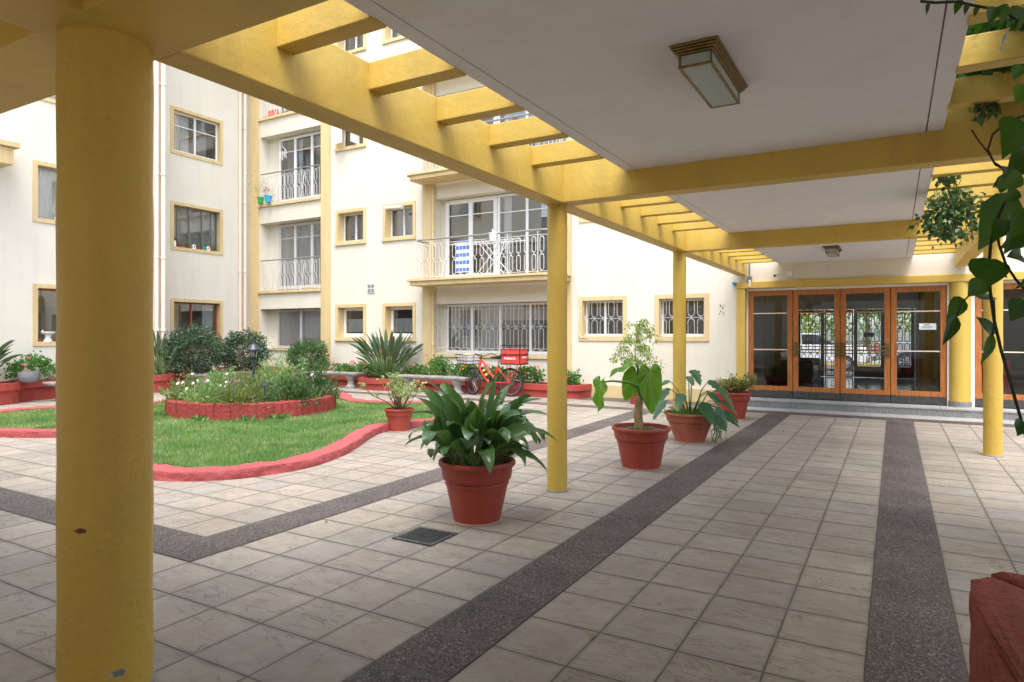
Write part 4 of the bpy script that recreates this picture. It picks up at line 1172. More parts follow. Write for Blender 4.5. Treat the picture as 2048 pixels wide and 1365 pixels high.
# ------------------------------------------------------------------ 1: big strap-leaved plant (aspidistra)
def aspidistra():
    c = (-2.99, 4.60, 0)
    t = potted('potted_plant', 'large terracotta pot of broad dark green strap leaves, nearest of the pots', c, .318, .192, .505)
    rr = random.Random(5); g = MB(); sb_ = MB(); old = MB()
    for i in range(74):
        u = i/74
        az = rr.uniform(0, 2*PI); r0 = .23*math.sqrt(rr.random())
        base = Vector((c[0]+r0*math.cos(az), c[1]+r0*math.sin(az), .455))
        outer = rr.random()
        e0 = R(rr.uniform(72, 89) if outer < .6 else rr.uniform(52, 76))
        az2 = az+rr.uniform(-1.1, 1.1)
        Ls = rr.uniform(.14, .38) if outer < .6 else rr.uniform(.08, .28)
        st_ = arch(base, az2, e0, e0-R(8), Ls, 4)
        sb_.tube([p for p in st_], [.0055, .005, .005, .006], 4, cap=False)
        Lb = rr.uniform(.28, .42); W = rr.uniform(.060, .088)
        e1 = e0-R(rr.uniform(25, 95) if outer < .6 else rr.uniform(80, 150))
        pts = arch(st_[-1], az2, e0-R(8), e1, Lb, 11, rr.uniform(1.0, 3.2))
        ws = [W*max(.06, math.sin(PI*min(1, (k/10)**.80*.97+.03))**.62) for k in range(11)]; ws[-1] = .001
        side = Vector((-math.sin(az2), math.cos(az2), 0)); tw = rr.uniform(-1.5, 1.5)
        side = Matrix.Rotation(tw, 3, Vector((math.cos(az2)*math.cos(e0), math.sin(az2)*math.cos(e0), math.sin(e0)))) @ side
        blade(old if i in (40,) else g, pts, ws, side, fold=rr.uniform(.15, .5), wave=rr.uniform(0, .12), seed=i)
    # leaves the photo shows reaching far out: left, right, and one drooping over the rim
    view = Vector((.866, .5, 0))
    for (dx, z, L_, e0, e1, W, dy) in ((.25, .78, .50, 88, 80, .050, -.2), (-.10, .80, .46, 80, 50, .075, -.1), (.1, .62, .40, 50, -80, .07, -.35), (.5, .62, .40, 50, -75, .065, -.3), (-1, .66, .50, 35, -35, .062, .10), (-1, .80, .46, 45, -10, .055, .0), (1, .70, .58, 40, -40, .05, .0), (1, .78, .52, 50, -20, .055, .2), (1, .84, .46, 55, 5, .055, -.1),
                                       (-1, .92, .46, 60, 25, .052, .15), (1, .60, .5, 20, -55, .05, -.12), (-.35, .62, .36, 60, -70, .056, -.30)):
        d = (view*dx+Vector((-.5, .866, 0))*dy).normalized(); az = math.atan2(d.y, d.x)
        base = Vector((c[0], c[1], 0))+d*.15; base.z = z-.05
        sb_.tube([Vector((c[0]+d.x*.08, c[1]+d.y*.08, .45)), base], .005, 4, cap=False)
        pts = arch(base, az, R(e0), R(e1), L_, 12, 1.1)
        ws = [W*max(.06, math.sin(PI*min(1, (k/11)**.72*.97+.03))**.75) for k in range(12)]; ws[-1] = .001
        blade(g, pts, ws, Vector((-math.sin(az), math.cos(az), .35)), fold=.35, wave=.1, seed=L_*30)
    g.build('leaves', M['aspi'], t, smooth='all'); old.build('yellowed_leaves', M['aspi_old'], t, smooth='all')
    sb_.build('stems', M['gstem'], t, smooth='all')
aspidistra()

# ------------------------------------------------------------------ 2: elephant ear
RIBS = []
M['rib'] = plain('pale_leaf_rib', (.30, .45, .12), .5)
def heart(b, org, tip_dir, nrm, L, W, droop=.1, wave=.03, seed=0, notch=.32):
    tip = tip_dir.normalized(); n_ = (nrm-tip*nrm.dot(tip)).normalized(); s = tip.cross(n_)
    half = [(0, -.02), (.07, -.12), (.17, -.20), (.28, -.21), (.38, -.16), (.455, -.05), (.49, .08), (.50, .20), (.475, .34), (.43, .48), (.36, .61), (.27, .74), (.17, .85), (.08, .94), (0, 1.0)]
    A = [(x*W, y*L*.80) for x, y in half]+[(-x*W, y*L*.80) for x, y in half[-2::-1]]
    rings = (0, .15, .3, .45, .6, .75, .9, 1); vs = []; rr = random.Random(seed)
    for f in rings:
        for k, (lx, ly) in enumerate(A):
            x, y = lx*f, ly*f
            ang = math.atan2(y, x)
            z = wave*f*f*math.sin(k*1.35+seed)+.30*W*(abs(lx*f)/(W*.5))**1.6*.16-droop*max(0, y/L)**2*L
            z += .007*math.cos(ang*15)*f*(1 if f < .95 else .6)
            vs.append(org+s*x+tip*y+n_*z)
    fs = []; m_ = len(A)
    for k in range(0, m_, 2):
        RIBS.append([vs[i*m_+k]+n_*.003 for i in range(0, len(rings)-1)])
    for i in range(len(rings)-1):
        for k in range(m_-1): fs.append((i*m_+k, i*m_+k+1, (i+1)*m_+k+1, (i+1)*m_+k))
    b.add(vs, fs)
def elephant():
    c = (-2.53, 7.36, 0)
    t = potted('potted_plant', 'terracotta pot with a tall elephant ear plant on a ringed trunk', c, .335, .215, .475, soil='drysoil')
    b = MB(); pts = []; rs = []
    for i in range(26):
        z = .43+i*.0155; pts.append((c[0]-.03+.004*math.sin(i*.4), c[1], z)); rs.append((.058-.0006*i)*(1.0 if i % 2 else .90))
    b.tube(pts, rs, 14); b.build('trunk', M['bark'], t, smooth='all')
    top = Vector((c[0], c[1], .80)); r_ = Vector((.866, .5, 0)); f_ = Vector((.5, -.866, 0))   # right / towards the walk
    sm = MB()
    def leaf(path, tip, nrm, L, W, **k):
        P = [top+r_*a+f_*d_+Vector((0, 0, z)) for a, d_, z in path]
        sm.tube(P, [.026-.018*i/(len(P)-1) for i in range(len(P))], 7); RIBS.clear(); lf = MB(); heart(lf, P[-1], tip, nrm, L, W, **k); o_ = lf.build('leaf', M['ear'], t, smooth='all')
        rb_ = MB()
        for q in RIBS: rb_.tube(q, [.0032-.0004*i for i in range(len(q))], 4)
        rb_.build('leaf_rib', M['rib'], o_)
    Z = Vector((0, 0, 1))
    leaf([(0, 0, -.02), (.015, .02, .16), (.02, .03, .33), (.05, .08, .36), (.075, .12, .30)], -Z+r_*.05, f_+Z*.2-r_*.1, .60, .27, droop=.02, seed=1)
    leaf([(0, 0, 0), (-.01, -.02, .16), (-.03, -.03, .30), (-.05, -.02, .27)], -Z-r_*.45, f_+r_*-.3, .42, .26, droop=.1, seed=4)
    leaf([(0, 0, 0), (-.03, 0, .12), (-.15, .03, .18), (-.34, .05, .20), (-.47, .05, .18)], -Z-r_*.10, f_*.45-r_*.8, .44, .24, droop=.05, seed=7)
    leaf([(0, 0, .02), (0, -.03, .2), (-.03, -.06, .36), (-.06, -.05, .40)], -r_-Z*.35, Z+f_*.1, .42, .24, droop=.14, seed=11)
    pass; sm.build('leaf_stalks', M['gstem'], t, smooth='all')
    n = 260; a = RNG.uniform(0, 2*PI, n); q = RNG.uniform(.05, .16, n)
    cloud('ground_weeds', M['geran'], np.stack([c[0]+q*np.cos(a), c[1]+q*np.sin(a), np.full(n, .432)], 1), RNG.normal(size=(n, 3))*.5+[0, 0, .6], RNG.uniform(.015, .035, n), parent=t)
elephant()

# ------------------------------------------------------------------ 3: philodendron
def philo():
    c = (-2.53, 9.47, 0); rr = random.Random(9)
    t = potted('potted_plant', 'faded terracotta pot with dark lobed leaves and hanging roots', c, .36, .205, .425, 'pot_pale')
    lf = MB(); sm = MB(); Z = Vector((0, 0, 1)); r_ = Vector((.866, .5, 0)); f_ = Vector((.5, -.866, 0))
    spec = [(-.38, .18, .10), (-.30, .34, 0), (-.05, .52, .1), (.05, .60, -.05), (.26, .46, .05), (.38, .34, .1), (.40, .16, .15), (.16, .30, .3), (.30, .10, .32), (.42, .04, .2), (-.16, .28, .2), (.08, .18, .36), (.30, .28, -.2), (-.22, .42, -.25), (.2, .02, .40), (.46, -.06, .12)]
    for i, (a, z, d) in enumerate(spec):
        e = Vector((c[0], c[1], .42))+r_*a+f_*d+Z*z; b0 = Vector((c[0], c[1], .40))+r_*a*.2+f_*d*.2
        mid = b0.lerp(e, .5)+Z*.10; sm.tube([b0, mid, e], [.010, .008, .006], 5)
        tip = (r_*(a*1.2+rr.uniform(-.2, .2))+f_*(d+rr.uniform(0, .4))+Z*rr.uniform(-.6, .1))
        L = rr.uniform(.20, .30); W = L*rr.uniform(.45, .62)
        pts = [e+tip.normalized()*L*k/15-Z*L*.25*(k/15)**2 for k in range(16)]
        ws = [W*.58*(.35+.65*min(1, k/3))*(1-.85*(k/15)**2.2)*(1+.13*math.sin(k*1.5+i)) for k in range(16)]; ws[-1] = .002
        blade(lf, pts, ws, tip.cross(Z+f_*.4), fold=rr.uniform(-.1, .3), wave=.05, seed=i)
    lf.build('leaves', M['philo'], t, smooth='all'); sm.build('leaf_stalks', M['gstem'], t, smooth='all')
    n = 420; a = RNG.uniform(0, 2*PI, n); q = RNG.uniform(.1, .34, n)
    cloud('ground_leaves', M['geran'], np.stack([c[0]+q*np.cos(a), c[1]+q*np.sin(a), np.full(n, .385)], 1), np.stack([np.cos(a)*.6, np.sin(a)*.6, np.ones(n)], 1)+RNG.normal(size=(n, 3))*.5, RNG.uniform(.06, .13, n), .12, parent=t)
    rt = MB()
    for i in range(26):
        p = Vector((c[0], c[1], .42))+r_*rr.uniform(.30, .42)+f_*rr.uniform(.05, .30); L = rr.uniform(.25, .48); pts = [p]
        for k in range(6): pts.append(pts[-1]+Vector((rr.uniform(-.03, .03), rr.uniform(-.03, .03), -L/6)))
        rt.tube(pts, .004, 3)
    rt.build('hanging_roots', M['gstem'], t)
philo()

# ------------------------------------------------------------------ shrubs on branching stems
def branchy(b, base, n, spread, height, rr, r0=.012, sub=2, lean=0):
    tips = []
    for i in range(n):
        az = rr.uniform(0, 2*PI); out = spread*rr.uniform(.2, 1); p = Vector(base)+Vector((math.cos(az), math.sin(az), 0))*rr.uniform(0, .06)
        h = height*rr.uniform(.55, 1); pts = [p]
        for k in range(1, 6):
            f = k/5; pts.append(Vector(base)+Vector((math.cos(az)*out*f**.8+rr.uniform(-.02, .02)+lean*f, math.sin(az)*out*f**.8+rr.uniform(-.02, .02), h*f)))
        b.tube(pts, [r0*(1-.12*k) for k in range(6)], 5); tips.append((pts[-1], pts[-1]-pts[-2])); tips.append((pts[-2], pts[-2]-pts[-3]))
        for j in range(sub):
            q = pts[rr.randint(2, 4)]; e = q+Vector((rr.uniform(-1, 1), rr.uniform(-1, 1), rr.uniform(.3, 1.2))).normalized()*rr.uniform(.08, .2)*height*1.6
            b.tube([q, q.lerp(e, .5)+Vector((0, 0, -.015)), e], [r0*.6, r0*.5, r0*.4], 4); tips.append((e, e-q))
    return tips
def leafy(t, tips, per, rad, size, mat, asp=.6, up=.2, name='leaves', rng=None):
    P = []; D = []
    for p, d in tips:
        d = np.array(d.normalized())
        for _ in range(per):
            q = RNG.normal(size=3); q /= np.linalg.norm(q)
            P.append(np.array(p)+q*rad*RNG.random()**.5); D.append(q*.8+d*.4+[0, 0, up]+RNG.normal(size=3)*.3)
    P = np.array(P); cloud(name, M[mat], P, np.array(D), RNG.uniform(size*.6, size*1.15, len(P)), asp, parent=t)
rr = random.Random(21)
t = potted('potted_plant', 'smaller terracotta pot with a straggly pale green geranium, beside the lawn kerb', (-6.80, 8.20, 0), .235, .150, .36)
b = MB(); tips = branchy(b, (-6.80, 8.20, .30), 17, .36, .62, rr, .010, 2)
e = Vector((-7.32, 7.92, .72)); b.tube([(-6.85, 8.2, .33), (-7.0, 8.1, .47), (-7.18, 8.0, .56), e], [.012, .01, .009, .008], 5); tips += [(e, Vector((-1, -.3, .5)))]*2
tips += [(Vector((-7.12, 8.03, .56)), Vector((0, 0, 1)))]
b.build('stems', M['stem'], t, smooth='all'); leafy(t, tips, 12, .05, .045, 'succ', .95)
t = potted('potted_plant', 'terracotta pot with a yellow green jade plant beside the entrance step', (-2.55, 12.45, 0), .335, .215, .49)
b = MB(); tips = branchy(b, (-2.55, 12.45, .44), 20, .36, .24, rr, .011, 3); tips += branchy(b, (-2.42, 12.4, .44), 10, .24, .34, rr, .01, 2, .06)
b.build('stems', M['stem'], t, smooth='all'); leafy(t, tips, 12, .07, .042, 'jade', .8)
t = potted('potted_plant', 'small terracotta pot against the wall with a slender young ficus tree', (-4.88, 13.9, 0), .19, .13, .29)
b = MB(); tr = [Vector((-4.88+.03*math.sin(k), 13.9+.02*math.cos(k*2), .25+k*.185)) for k in range(9)]
b.tube(tr, [.016-.0012*k for k in range(9)], 6); b.build('trunk', M['stem'], t, smooth='all')
b = MB(); tips = []
for i in range(58):
    k = rr.uniform(2.2, 8); p = tr[int(k)].lerp(tr[min(8, int(k)+1)], k-int(k)); az = rr.uniform(0, 2*PI)
    L = rr.uniform(.25, .62)*(1.08-.07*k); e = p+Vector((math.cos(az)*L, math.sin(az)*L, L*rr.uniform(.1, .6)))
    m = p.lerp(e, .5)+Vector((0, 0, .05)); e2 = e+Vector((math.cos(az)*.06, math.sin(az)*.06, -.10))
    b.tube([p, m, e, e2], [.005, .004, .003, .002], 3)
    for q in (m, e, e2, m.lerp(e, .5), e.lerp(e2, .5)): tips.append((q, Vector((math.cos(az)*.5, math.sin(az)*.5, -1))))
b.build('branches', M['gstem'], t); leafy(t, tips, 5, .07, .075, 'ficus', .42, -.9)

# ------------------------------------------------------------------ dark clipped bushes
def bush(c, rad, label, mat, n, seed, size=.06):
    t = thing('bush', label, 'bush', (c[0], c[1], .4), 'rounded bushes in the corner bed')
    b = MB(); rr = random.Random(seed)
    for i in range(12):
        az = rr.uniform(0, 2*PI); b.tube([(c[0]+.06*math.cos(az), c[1]+.06*math.sin(az), .38), (c[0]+rad[0]*.35*math.cos(az), c[1]+rad[1]*.35*math.sin(az), c[2]-.1), (c[0]+rad[0]*.75*math.cos(az), c[1]+rad[1]*.75*math.sin(az), c[2]+rad[2]*rr.uniform(-.2, .6))], [.022, .014, .006], 5)
    b.build('branches', M['stem'], t)
    P, D = crown_pts(c, rad, n, seed, .5, .17)
    cloud('leaves', M[mat], P, D, RNG.uniform(size*.7, size*1.3, n), .55, parent=t)
bush((-16.95, 11.55, 1.02), (.78, .78, .70), 'largest dark rounded bush, under the red brown window of the left wing', 'bush', 9500, 3)
bush((-16.75, 13.05, .98), (.72, .72, .62), 'dark rounded bush in the corner by the pink drainpipes', 'bush', 8500, 8)
bush((-15.25, 14.15, .82), (.62, .55, .52), 'lighter rounded bush in front of the wide white window', 'bush2', 6500, 12)

# ------------------------------------------------------------------ strelitzias
def strel(name, c, L, n, seed, label, z0=.28, sp=1.0):
    t = thing('strelitzia', label, 'plant', (c[0], c[1], z0), 'strelitzia clumps in the planter beds')
    rr = random.Random(seed); lf = MB(); sm = MB(); fl = MB()
    for i in range(n):
        az = rr.uniform(0, 2*PI); f = rr.random()**.7; e0 = R(89-44*f*sp); r0 = .16*rr.random()
        base = Vector((c[0]+r0*math.cos(az), c[1]+r0*math.sin(az), z0)); l = L*rr.uniform(.68, 1.05)
        st_ = arch(base, az, e0, e0-R(4), l*.58, 5); sm.tube(st_, [.013, .012, .011, .010, .009], 4, cap=False)
        pts = arch(st_[-1], az, e0-R(4), e0-R(4+22*f), l*.42, 8)
        W = rr.uniform(.036, .060); ws = [W*max(.05, math.sin(PI*(k/7*.93+.05))**.8) for k in range(8)]; ws[-1] = .002
        a2 = az+PI/2+rr.uniform(-.9, .9)
        blade(lf, pts, ws, Vector((math.cos(a2), math.sin(a2), rr.uniform(-.3, .3))), fold=rr.uniform(.5, .9), seed=i)
    for i in range(4):
        az = rr.uniform(-PI, 0); p = Vector((c[0]+.25*math.cos(az), c[1]+.3*math.sin(az), z0+L*rr.uniform(.35, .62)))
        sm.tube([Vector((c[0], c[1], z0)), p], .008, 4)
        for k in range(4): q = p+Vector((math.cos(az+k)*.05, math.sin(az+k)*.05, .11-.02*k)); fl.tube([p, p.lerp(q, .5)+Vector((0, 0, .01)), q], [.004, .012, .001], 4)
    lf.build('leaves', M['strel'], t, smooth='all'); sm.build('stalks', M['gstem'], t, smooth='all'); fl.build('flowers', M['fl_orange'], t)
strel('s', (-12.35, 14.35), 1.42, 95, 2, 'big strelitzia clump in the middle bulge of the red bed, between two benches')
strel('s', (-17.35, 6.55), 1.28, 66, 6, 'strelitzia clump with an orange flower at the far left edge', .42)
strel('s', (-17.2, 10.75), 1.35, 34, 9, 'strelitzia clump just right of the thick yellow column', .42, 1.1)

# ------------------------------------------------------------------ geraniums
def geran(c, rad, n, seed, label, nf=4, fcol='fl_pink', mat='geran'):
    t = thing('geranium', label, 'flowering plant', (c[0], c[1], c[2]-rad[2]*.8), 'geraniums in the red planter beds')
    P, D = crown_pts(c, rad, n, seed, .3, .3, -.75)
    cloud('leaves', M[mat], P, D+np.array([0, -.3, .6]), RNG.uniform(.035, .075, n), 1.0, .12, parent=t)
    b = MB(); rr = random.Random(seed); s = MB()
    for i in range(8):
        p = Vector((c[0]+rr.uniform(-.7, .7)*rad[0], c[1]+rr.uniform(-.5, .5)*rad[1], c[2]+rad[2]*.3)); s.tube([(c[0], c[1], c[2]-rad[2]), p], .006, 4)
    for i in range(nf):
        p = Vector((c[0]+rr.uniform(-.95, .95)*rad[0], c[1]-rad[1]*rr.uniform(.2, .9), c[2]+rad[2]*rr.uniform(.3, 1.25)))
        s.tube([(p.x, c[1], c[2]), p], .004, 3)
        for k in range(9):
            q = Vector((rr.gauss(0, 1), rr.gauss(0, 1), rr.gauss(0, 1))).normalized()*.032
            b.lathe([(0, -.016), (.018, 0), (0, .014)], tuple(p+q), 5)
    s.build('stems', M['gstem'], t)
    if nf: b.build('flowers', M[fcol], t)
geran((-14.3, 14.7, .42), (.50, .25, .22), 700, 31, 'low geranium behind the bench left of the big strelitzia')
geran((-13.4, 14.65, .46), (.40, .28, .24), 700, 32, 'pink geranium against the left side of the big strelitzia', 5)
geran((-11.55, 14.6, .42), (.46, .25, .22), 900, 33, 'low pink geranium just right of the big strelitzia', 5)
geran((-10.75, 14.62, .56), (.36, .26, .34), 900, 34, 'tall green geranium beside the ochre pilaster, behind the bench', 2)
geran((-9.85, 14.6, .48), (.52, .26, .26), 1000, 35, 'orange flowered geranium behind the front wheel of the bicycle', 5, 'fl_orange')
geran((-8.9, 14.62, .46), (.46, .26, .24), 900, 36, 'geranium behind the frame of the red bicycle', 3)
geran((-7.95, 14.6, .48), (.44, .26, .24), 900, 37, 'pink geranium between the bicycle and the second column', 4)
geran((-6.85, 14.62, .42), (.34, .24, .20), 600, 38, 'small geranium at the rounded right end of the bed', 3)
geran((-17.3, 5.55, .62), (.26, .45, .26), 900, 39, 'pink geranium at the left edge of the picture, before the strelitzia', 5)
geran((-17.3, 7.75, .70), (.24, .55, .34), 1300, 40, 'leafy geranium under the window with the birdbath', 2)
geran((-17.3, 8.9, .72), (.24, .60, .34), 1200, 41, 'leafy geranium half hidden by the thick column', 2)

# ------------------------------------------------------------------ daisy bushes in the ring
def mound(x, y, h, r):
    return h*max(0, 1-(r)**2)
mounds = [(-1.12, -.45, .5, .34), (-.55, -.90, .52, .30), (.05, -1.0, .50, .30), (.70, -.90, .5, .34), (1.15, -.1, .42, .44), (.45, .15, .50, .50), (-.35, .15, .5, .38), (-.95, .45, .45, .32), (.1, .75, .5, .46), (.95, .70, .45, .46), (.45, -.5, .45, .42), (-.3, -.5, .42, .36), (-1.2, .1, .4, .42)]
P = []; D = []; MI = []
for i, (dx, dy, rr_, h) in enumerate(mounds):
    p, d = crown_pts((RC[0]+dx, RC[1]+dy, .32), (rr_*.92, rr_*.92, h*(1.15, .8, 1.0, .85, 1.1, 1.25, .8, 1.1, 1.1, 1.2, .9, .8, 1.0)[i]), 3600, 50+i, .35, .5, -.15); P.append(p); D.append(d+np.array([0, 0, .9])); MI.append(np.full(len(p), (0, 0, 1, 0, 2, 1, 0, 0, 1, 2, 0, 0, 1)[i]))
P = np.concatenate(P); D = np.concatenate(D)
MI = np.concatenate(MI); k = np.hypot(P[:, 0]-RC[0], P[:, 1]-RC[1]) < RR+.10; P, D, MI = P[k], D[k], MI[k]
dl = cloud('daisy_bushes', [M['daisy'], M['succ2'], M['bush2']], P, D, RNG.uniform(.032, .072, len(P)), .40, .2, org=(RC[0], RC[1], .3), mi=MI)
tag(dl, 'green mass of daisy bushes filling the round brick flower bed', 'flowering plants', kind='stuff')
rr = random.Random(77)
def daisy(p, r, col):
    t = MB(); ax = Vector((rr.uniform(-.3, .5), -.8, .7)).normalized(); s = ax.cross(Vector((0, 0, 1))).normalized(); u = s.cross(ax)
    for k in range(9):
        a = 2*PI*k/9; d = s*math.cos(a)+u*math.sin(a); e = s*math.cos(a+PI/2)+u*math.sin(a+PI/2)
        t.add([p, p+d*r*.6+e*r*.2, p+d*r, p+d*r*.6-e*r*.2], [(0, 1, 2, 3)])
    t.tube([p-ax*.002, p+ax*.006], r*.24, 6)
    t.tube([p-ax*.003, p-ax*.05-Vector((0, 0, .06)), p-Vector((0, -.03, .22))], .003, 3)
    f = t.build('daisy', M[col], loc=tuple(p)); 
    tag(f, {'fl_white': 'small white daisy open above the green bushes of the round bed', 'fl_purple': 'small purple daisy open above the green bushes of the round bed'}[col], 'flower', {'fl_white': 'white daisies in the round bed', 'fl_purple': 'purple daisies in the round bed'}[col])
for i in range(30):
    dx, dy, r_, h = mounds[rr.randrange(len(mounds))]
    a = rr.uniform(-PI, 0) if rr.random() < .8 else rr.uniform(0, PI); q = rr.uniform(.1, .9)
    p = Vector((RC[0]+dx+r_*q*math.cos(a), RC[1]+dy+r_*q*math.sin(a), .34+h*math.sqrt(1-q*q)*1.12+rr.uniform(.0, .05)))
    if math.hypot(p.x-RC[0], p.y-RC[1]) > RR: continue
    daisy(p, rr.uniform(.028, .04), 'fl_white' if rr.random() < .68 else 'fl_purple')

ORD = 'first second third fourth fifth sixth seventh eighth ninth tenth eleventh twelfth thirteenth fourteenth fifteenth sixteenth seventeenth eighteenth nineteenth twentieth'.split()
for col_ in ('white', 'purple'):
    ds = [o for o in COL.objects if o.get('group') == col_+' daisies in the round bed']
    ds.sort(key=lambda o: (.866*o.location.x+.5*o.location.y)/(-.5*o.location.x+.866*o.location.y))
    for o, w_ in zip(ds, ORD): o['label'] = 'small '+col_+' daisy, '+w_+' from the left of the '+col_+' daisies in the round bed'

# ------------------------------------------------------------------ garden lamps
gl = thing('garden_lamp', 'dark grey lantern on a post rising from the round flower bed', 'lamp', (-10.39, 8.32, .24))
x, y = -10.39, 8.32
b = MB(); b.tube([(x, y, .28), (x, y, 1.02)], .024, 12); b.lathe([(.024, 0), (.045, .02), (.05, .045)], (x, y, 1.0), 12); b.build('post', M['lamp_metal'], gl, smooth=True)
b = MB(); b.lathe([(.052, 1.045), (.078, 1.19)], (x, y, 0), 6); b.build('pane', M['lampglass'], gl)
b = MB()
for k in range(6):
    a = PI/3*k; b.tube([(x+.052*math.cos(a), y+.052*math.sin(a), 1.045), (x+.079*math.cos(a), y+.079*math.sin(a), 1.19)], .005, 4)
b.build('frame', M['lamp_metal'], gl)
b = MB(); b.lathe([(.135, 1.185), (.132, 1.195), (.095, 1.225), (.07, 1.275), (.04, 1.285), (.022, 1.30), (.02, 1.32), (0, 1.325)], (x, y, 0), 24); b.build('cap', M['lamp_metal'], gl, smooth=True); gl.location.z += .06
def stake(p, label):
    t = thing('solar_light', label, 'lamp', (p[0], p[1], .3))
    b = MB(); b.tube([(p[0], p[1], .3), p], .01, 6); b.build('stake', M['lamp_metal'], t)
    b = MB(); b.lathe([(.0, .010), (.07, .006), (.074, -.002), (.0, -.010)], (0, 0, 0), 20); m = Matrix.Rotation(R(24), 4, 'Y') @ Matrix.Rotation(R(20), 4, 'X')
    b.v = [tuple(Vector(p)+(m @ Vector(v))) for v in b.v]; b.build('cap', M['black'], t, smooth=True)
stake((-9.55, 7.88, .66), 'black disc shaped solar stake light among the daisies at the front')

# ------------------------------------------------------------------ bicycle
def bicycle():
    t = thing('bicycle', 'orange red electric bicycle leaning at the planter bed, with front basket and rear rack', 'bicycle', (-8.35, 14.02, 0))
    rw = Vector((-8.28, 14.04, .35)); fw = Vector((-9.32, 13.95, .35)); Y = Vector((0, 1, 0))
    def wheel(c, az, sp_=28):
        a = Vector((math.cos(az), math.sin(az), 0)); Zv = Vector((0, 0, 1)); nrm = a.cross(Zv)
        b = MB(); P = [c+a*.33*math.cos(2*PI*k/36)+Zv*.33*math.sin(2*PI*k/36) for k in range(36)]; b.tube(P, .026, 8, closed=True); w = b.build('wheel', M['rubber'], t, smooth=True)
        b = MB(); b.tube([c+a*.30*math.cos(2*PI*k/36)+Zv*.30*math.sin(2*PI*k/36) for k in range(36)], .010, 5, closed=True)
        for k in range(sp_):
            q = 2*PI*k/sp_; s = nrm*(.025 if k % 2 else -.025)
            b.tube([c+s, c+a*.30*math.cos(q)+Zv*.30*math.sin(q)], .0022, 3, cap=False)
        b.tube([c-nrm*.05, c+nrm*.05], .026, 10); b.build('rim', M['steel'], w)
        b = MB(); b.tube([c-nrm*.055, c-nrm*.05], .09, 20); b.build('brake_disc', M['grey_metal'], w)
        return a, nrm
    wheel(rw, 0); az = R(-26); a, nrm = wheel(fw, az)
    # frame
    bb = Vector((-8.78, 14.04, .33)); st = Vector((-8.62, 14.04, .76)); hd = Vector((-9.12, 14.02, .88)); hl = Vector((-9.17, 14.01, .70))
    b = MB(); b.tube([hl, Vector((-9.05, 14.03, .50)), Vector((-8.92, 14.04, .34)), bb], [.042, .042, .042, .044], 10)
    b.tube([hd, Vector((-9.03, 14.03, .80)), Vector((-8.88, 14.04, .55)), Vector((-8.76, 14.04, .47)), Vector((-8.70, 14.04, .47))], .028, 8)
    b.tube([bb, st], .025, 8); b.tube([hl, hd], .032, 10)
    for s in (-.06, .06):
        o = Vector((0, s, 0)); b.tube([bb+o*.6, rw+o], .013, 6); b.tube([st+Vector((.0, s*.4, -.08)), rw+o], .012, 6)
        b.tube([rw+o, Vector((-8.02, 14.04+s*1.4, .80))], .010, 6); b.tube([rw+o, Vector((-8.34, 14.04+s*1.4, .80))], .010, 6)
    fr = b.build('frame', M['bike'], t, smooth=True)
    b = MB(); d = (bb-hl).normalized(); p0 = hl+Vector((.075, -.0, -.0)); b.tube([Vector((-9.085, 14.0, .70)), Vector((-8.93, 14.02, .44))], .036, 8); b.build('battery', M['black'], t)
    b = MB()
    for f in (.32, .72):
        c = Vector((-9.085, 14.0, .70)).lerp(Vector((-8.93, 14.02, .44)), f); b.tube([c-Vector((.012, 0, -.02)), c+Vector((.012, 0, -.02))], .038, 8)
    b.build('yellow_label', plain('yellow_label', (.75, .6, .05)), t)
    b = MB(); top = hl+Vector((-.01, 0, -.02))
    for s in (-1, 1):
        o = nrm*(.055*s); b.tube([top+o, fw+o], [.019, .014], 8)
    b.tube([top+nrm*.06, top-nrm*.06], .022, 8); b.build('fork', M['black'], t, smooth=True)
    b = MB(); b.tube([hd, hd+Vector((.02, 0, .10))], .014, 8); c = hd+Vector((.02, 0, .10)); s_ = nrm
    b.tube([c+s_*.30+a*-.02+Vector((.1, 0, .03)), c+s_*.22+Vector((.04, 0, .06)), c+s_*.08, c, c-s_*.08, c-s_*.22+Vector((.04, 0, .06)), c-s_*.32+Vector((.12, 0, .02))], .012, 7); b.build('handlebar', M['black'], t, smooth=True)
    b = MB(); b.tube([Vector((-8.62, 14.04, .76)), Vector((-8.60, 14.04, .90))], .013, 8); b.build('seat_post', M['steel'], t)
    b = MB(); b.tube([Vector((-8.84, 14.04, .945)), Vector((-8.73, 14.04, .94)), Vector((-8.62, 14.04, .945)), Vector((-8.56, 14.04, .965))], [.022, .045, .09, .08], 12)
    b.v = [(x, y, .955+(z-.945)*.55) for x, y, z in b.v]; b.build('saddle', M['black'], t, smooth=True)
    b = MB(); b.tube([bb-Y*.07, bb+Y*.07], .03, 10); b.tube([bb-Y*.075, bb-Y*.065], .085, 20); b.tube([bb-Y*.08, bb-Y*.085+Vector((.13, 0, -.10))], .010, 5); b.box(-8.72, -8.60, 13.88, 13.95, .215, .235)
    b.build('crank', M['black'], t)
    b = MB()     # rear rack with a tall wire cage
    x0, x1, y0, y1, z0, z1 = -8.42, -7.88, 13.80, 14.22, .80, 1.26
    for z, r_ in ((z0, .010), (1.02, .008), (z1, .011)): b.tube([(x0, y0, z), (x1, y0, z), (x1, y1, z), (x0, y1, z)], r_, 5, closed=True)
    for x, y in ((x0, y0), (x1, y0), (x1, y1), (x0, y1)): b.tube([(x, y, z0), (x, y, z1)], .006, 4)
    for i in range(5): b.tube([(x0+.108*(i+.5), y0, z0), (x0+.108*(i+.5), y1, z0)], .006, 4)
    for i in range(1, 4): b.tube([(x0+.135*i, y0, z0), (x0+.135*i, y0, z1)], .003, 4)
    b.build('rear_rack', M['black'], t)
    b = MB()     # front basket
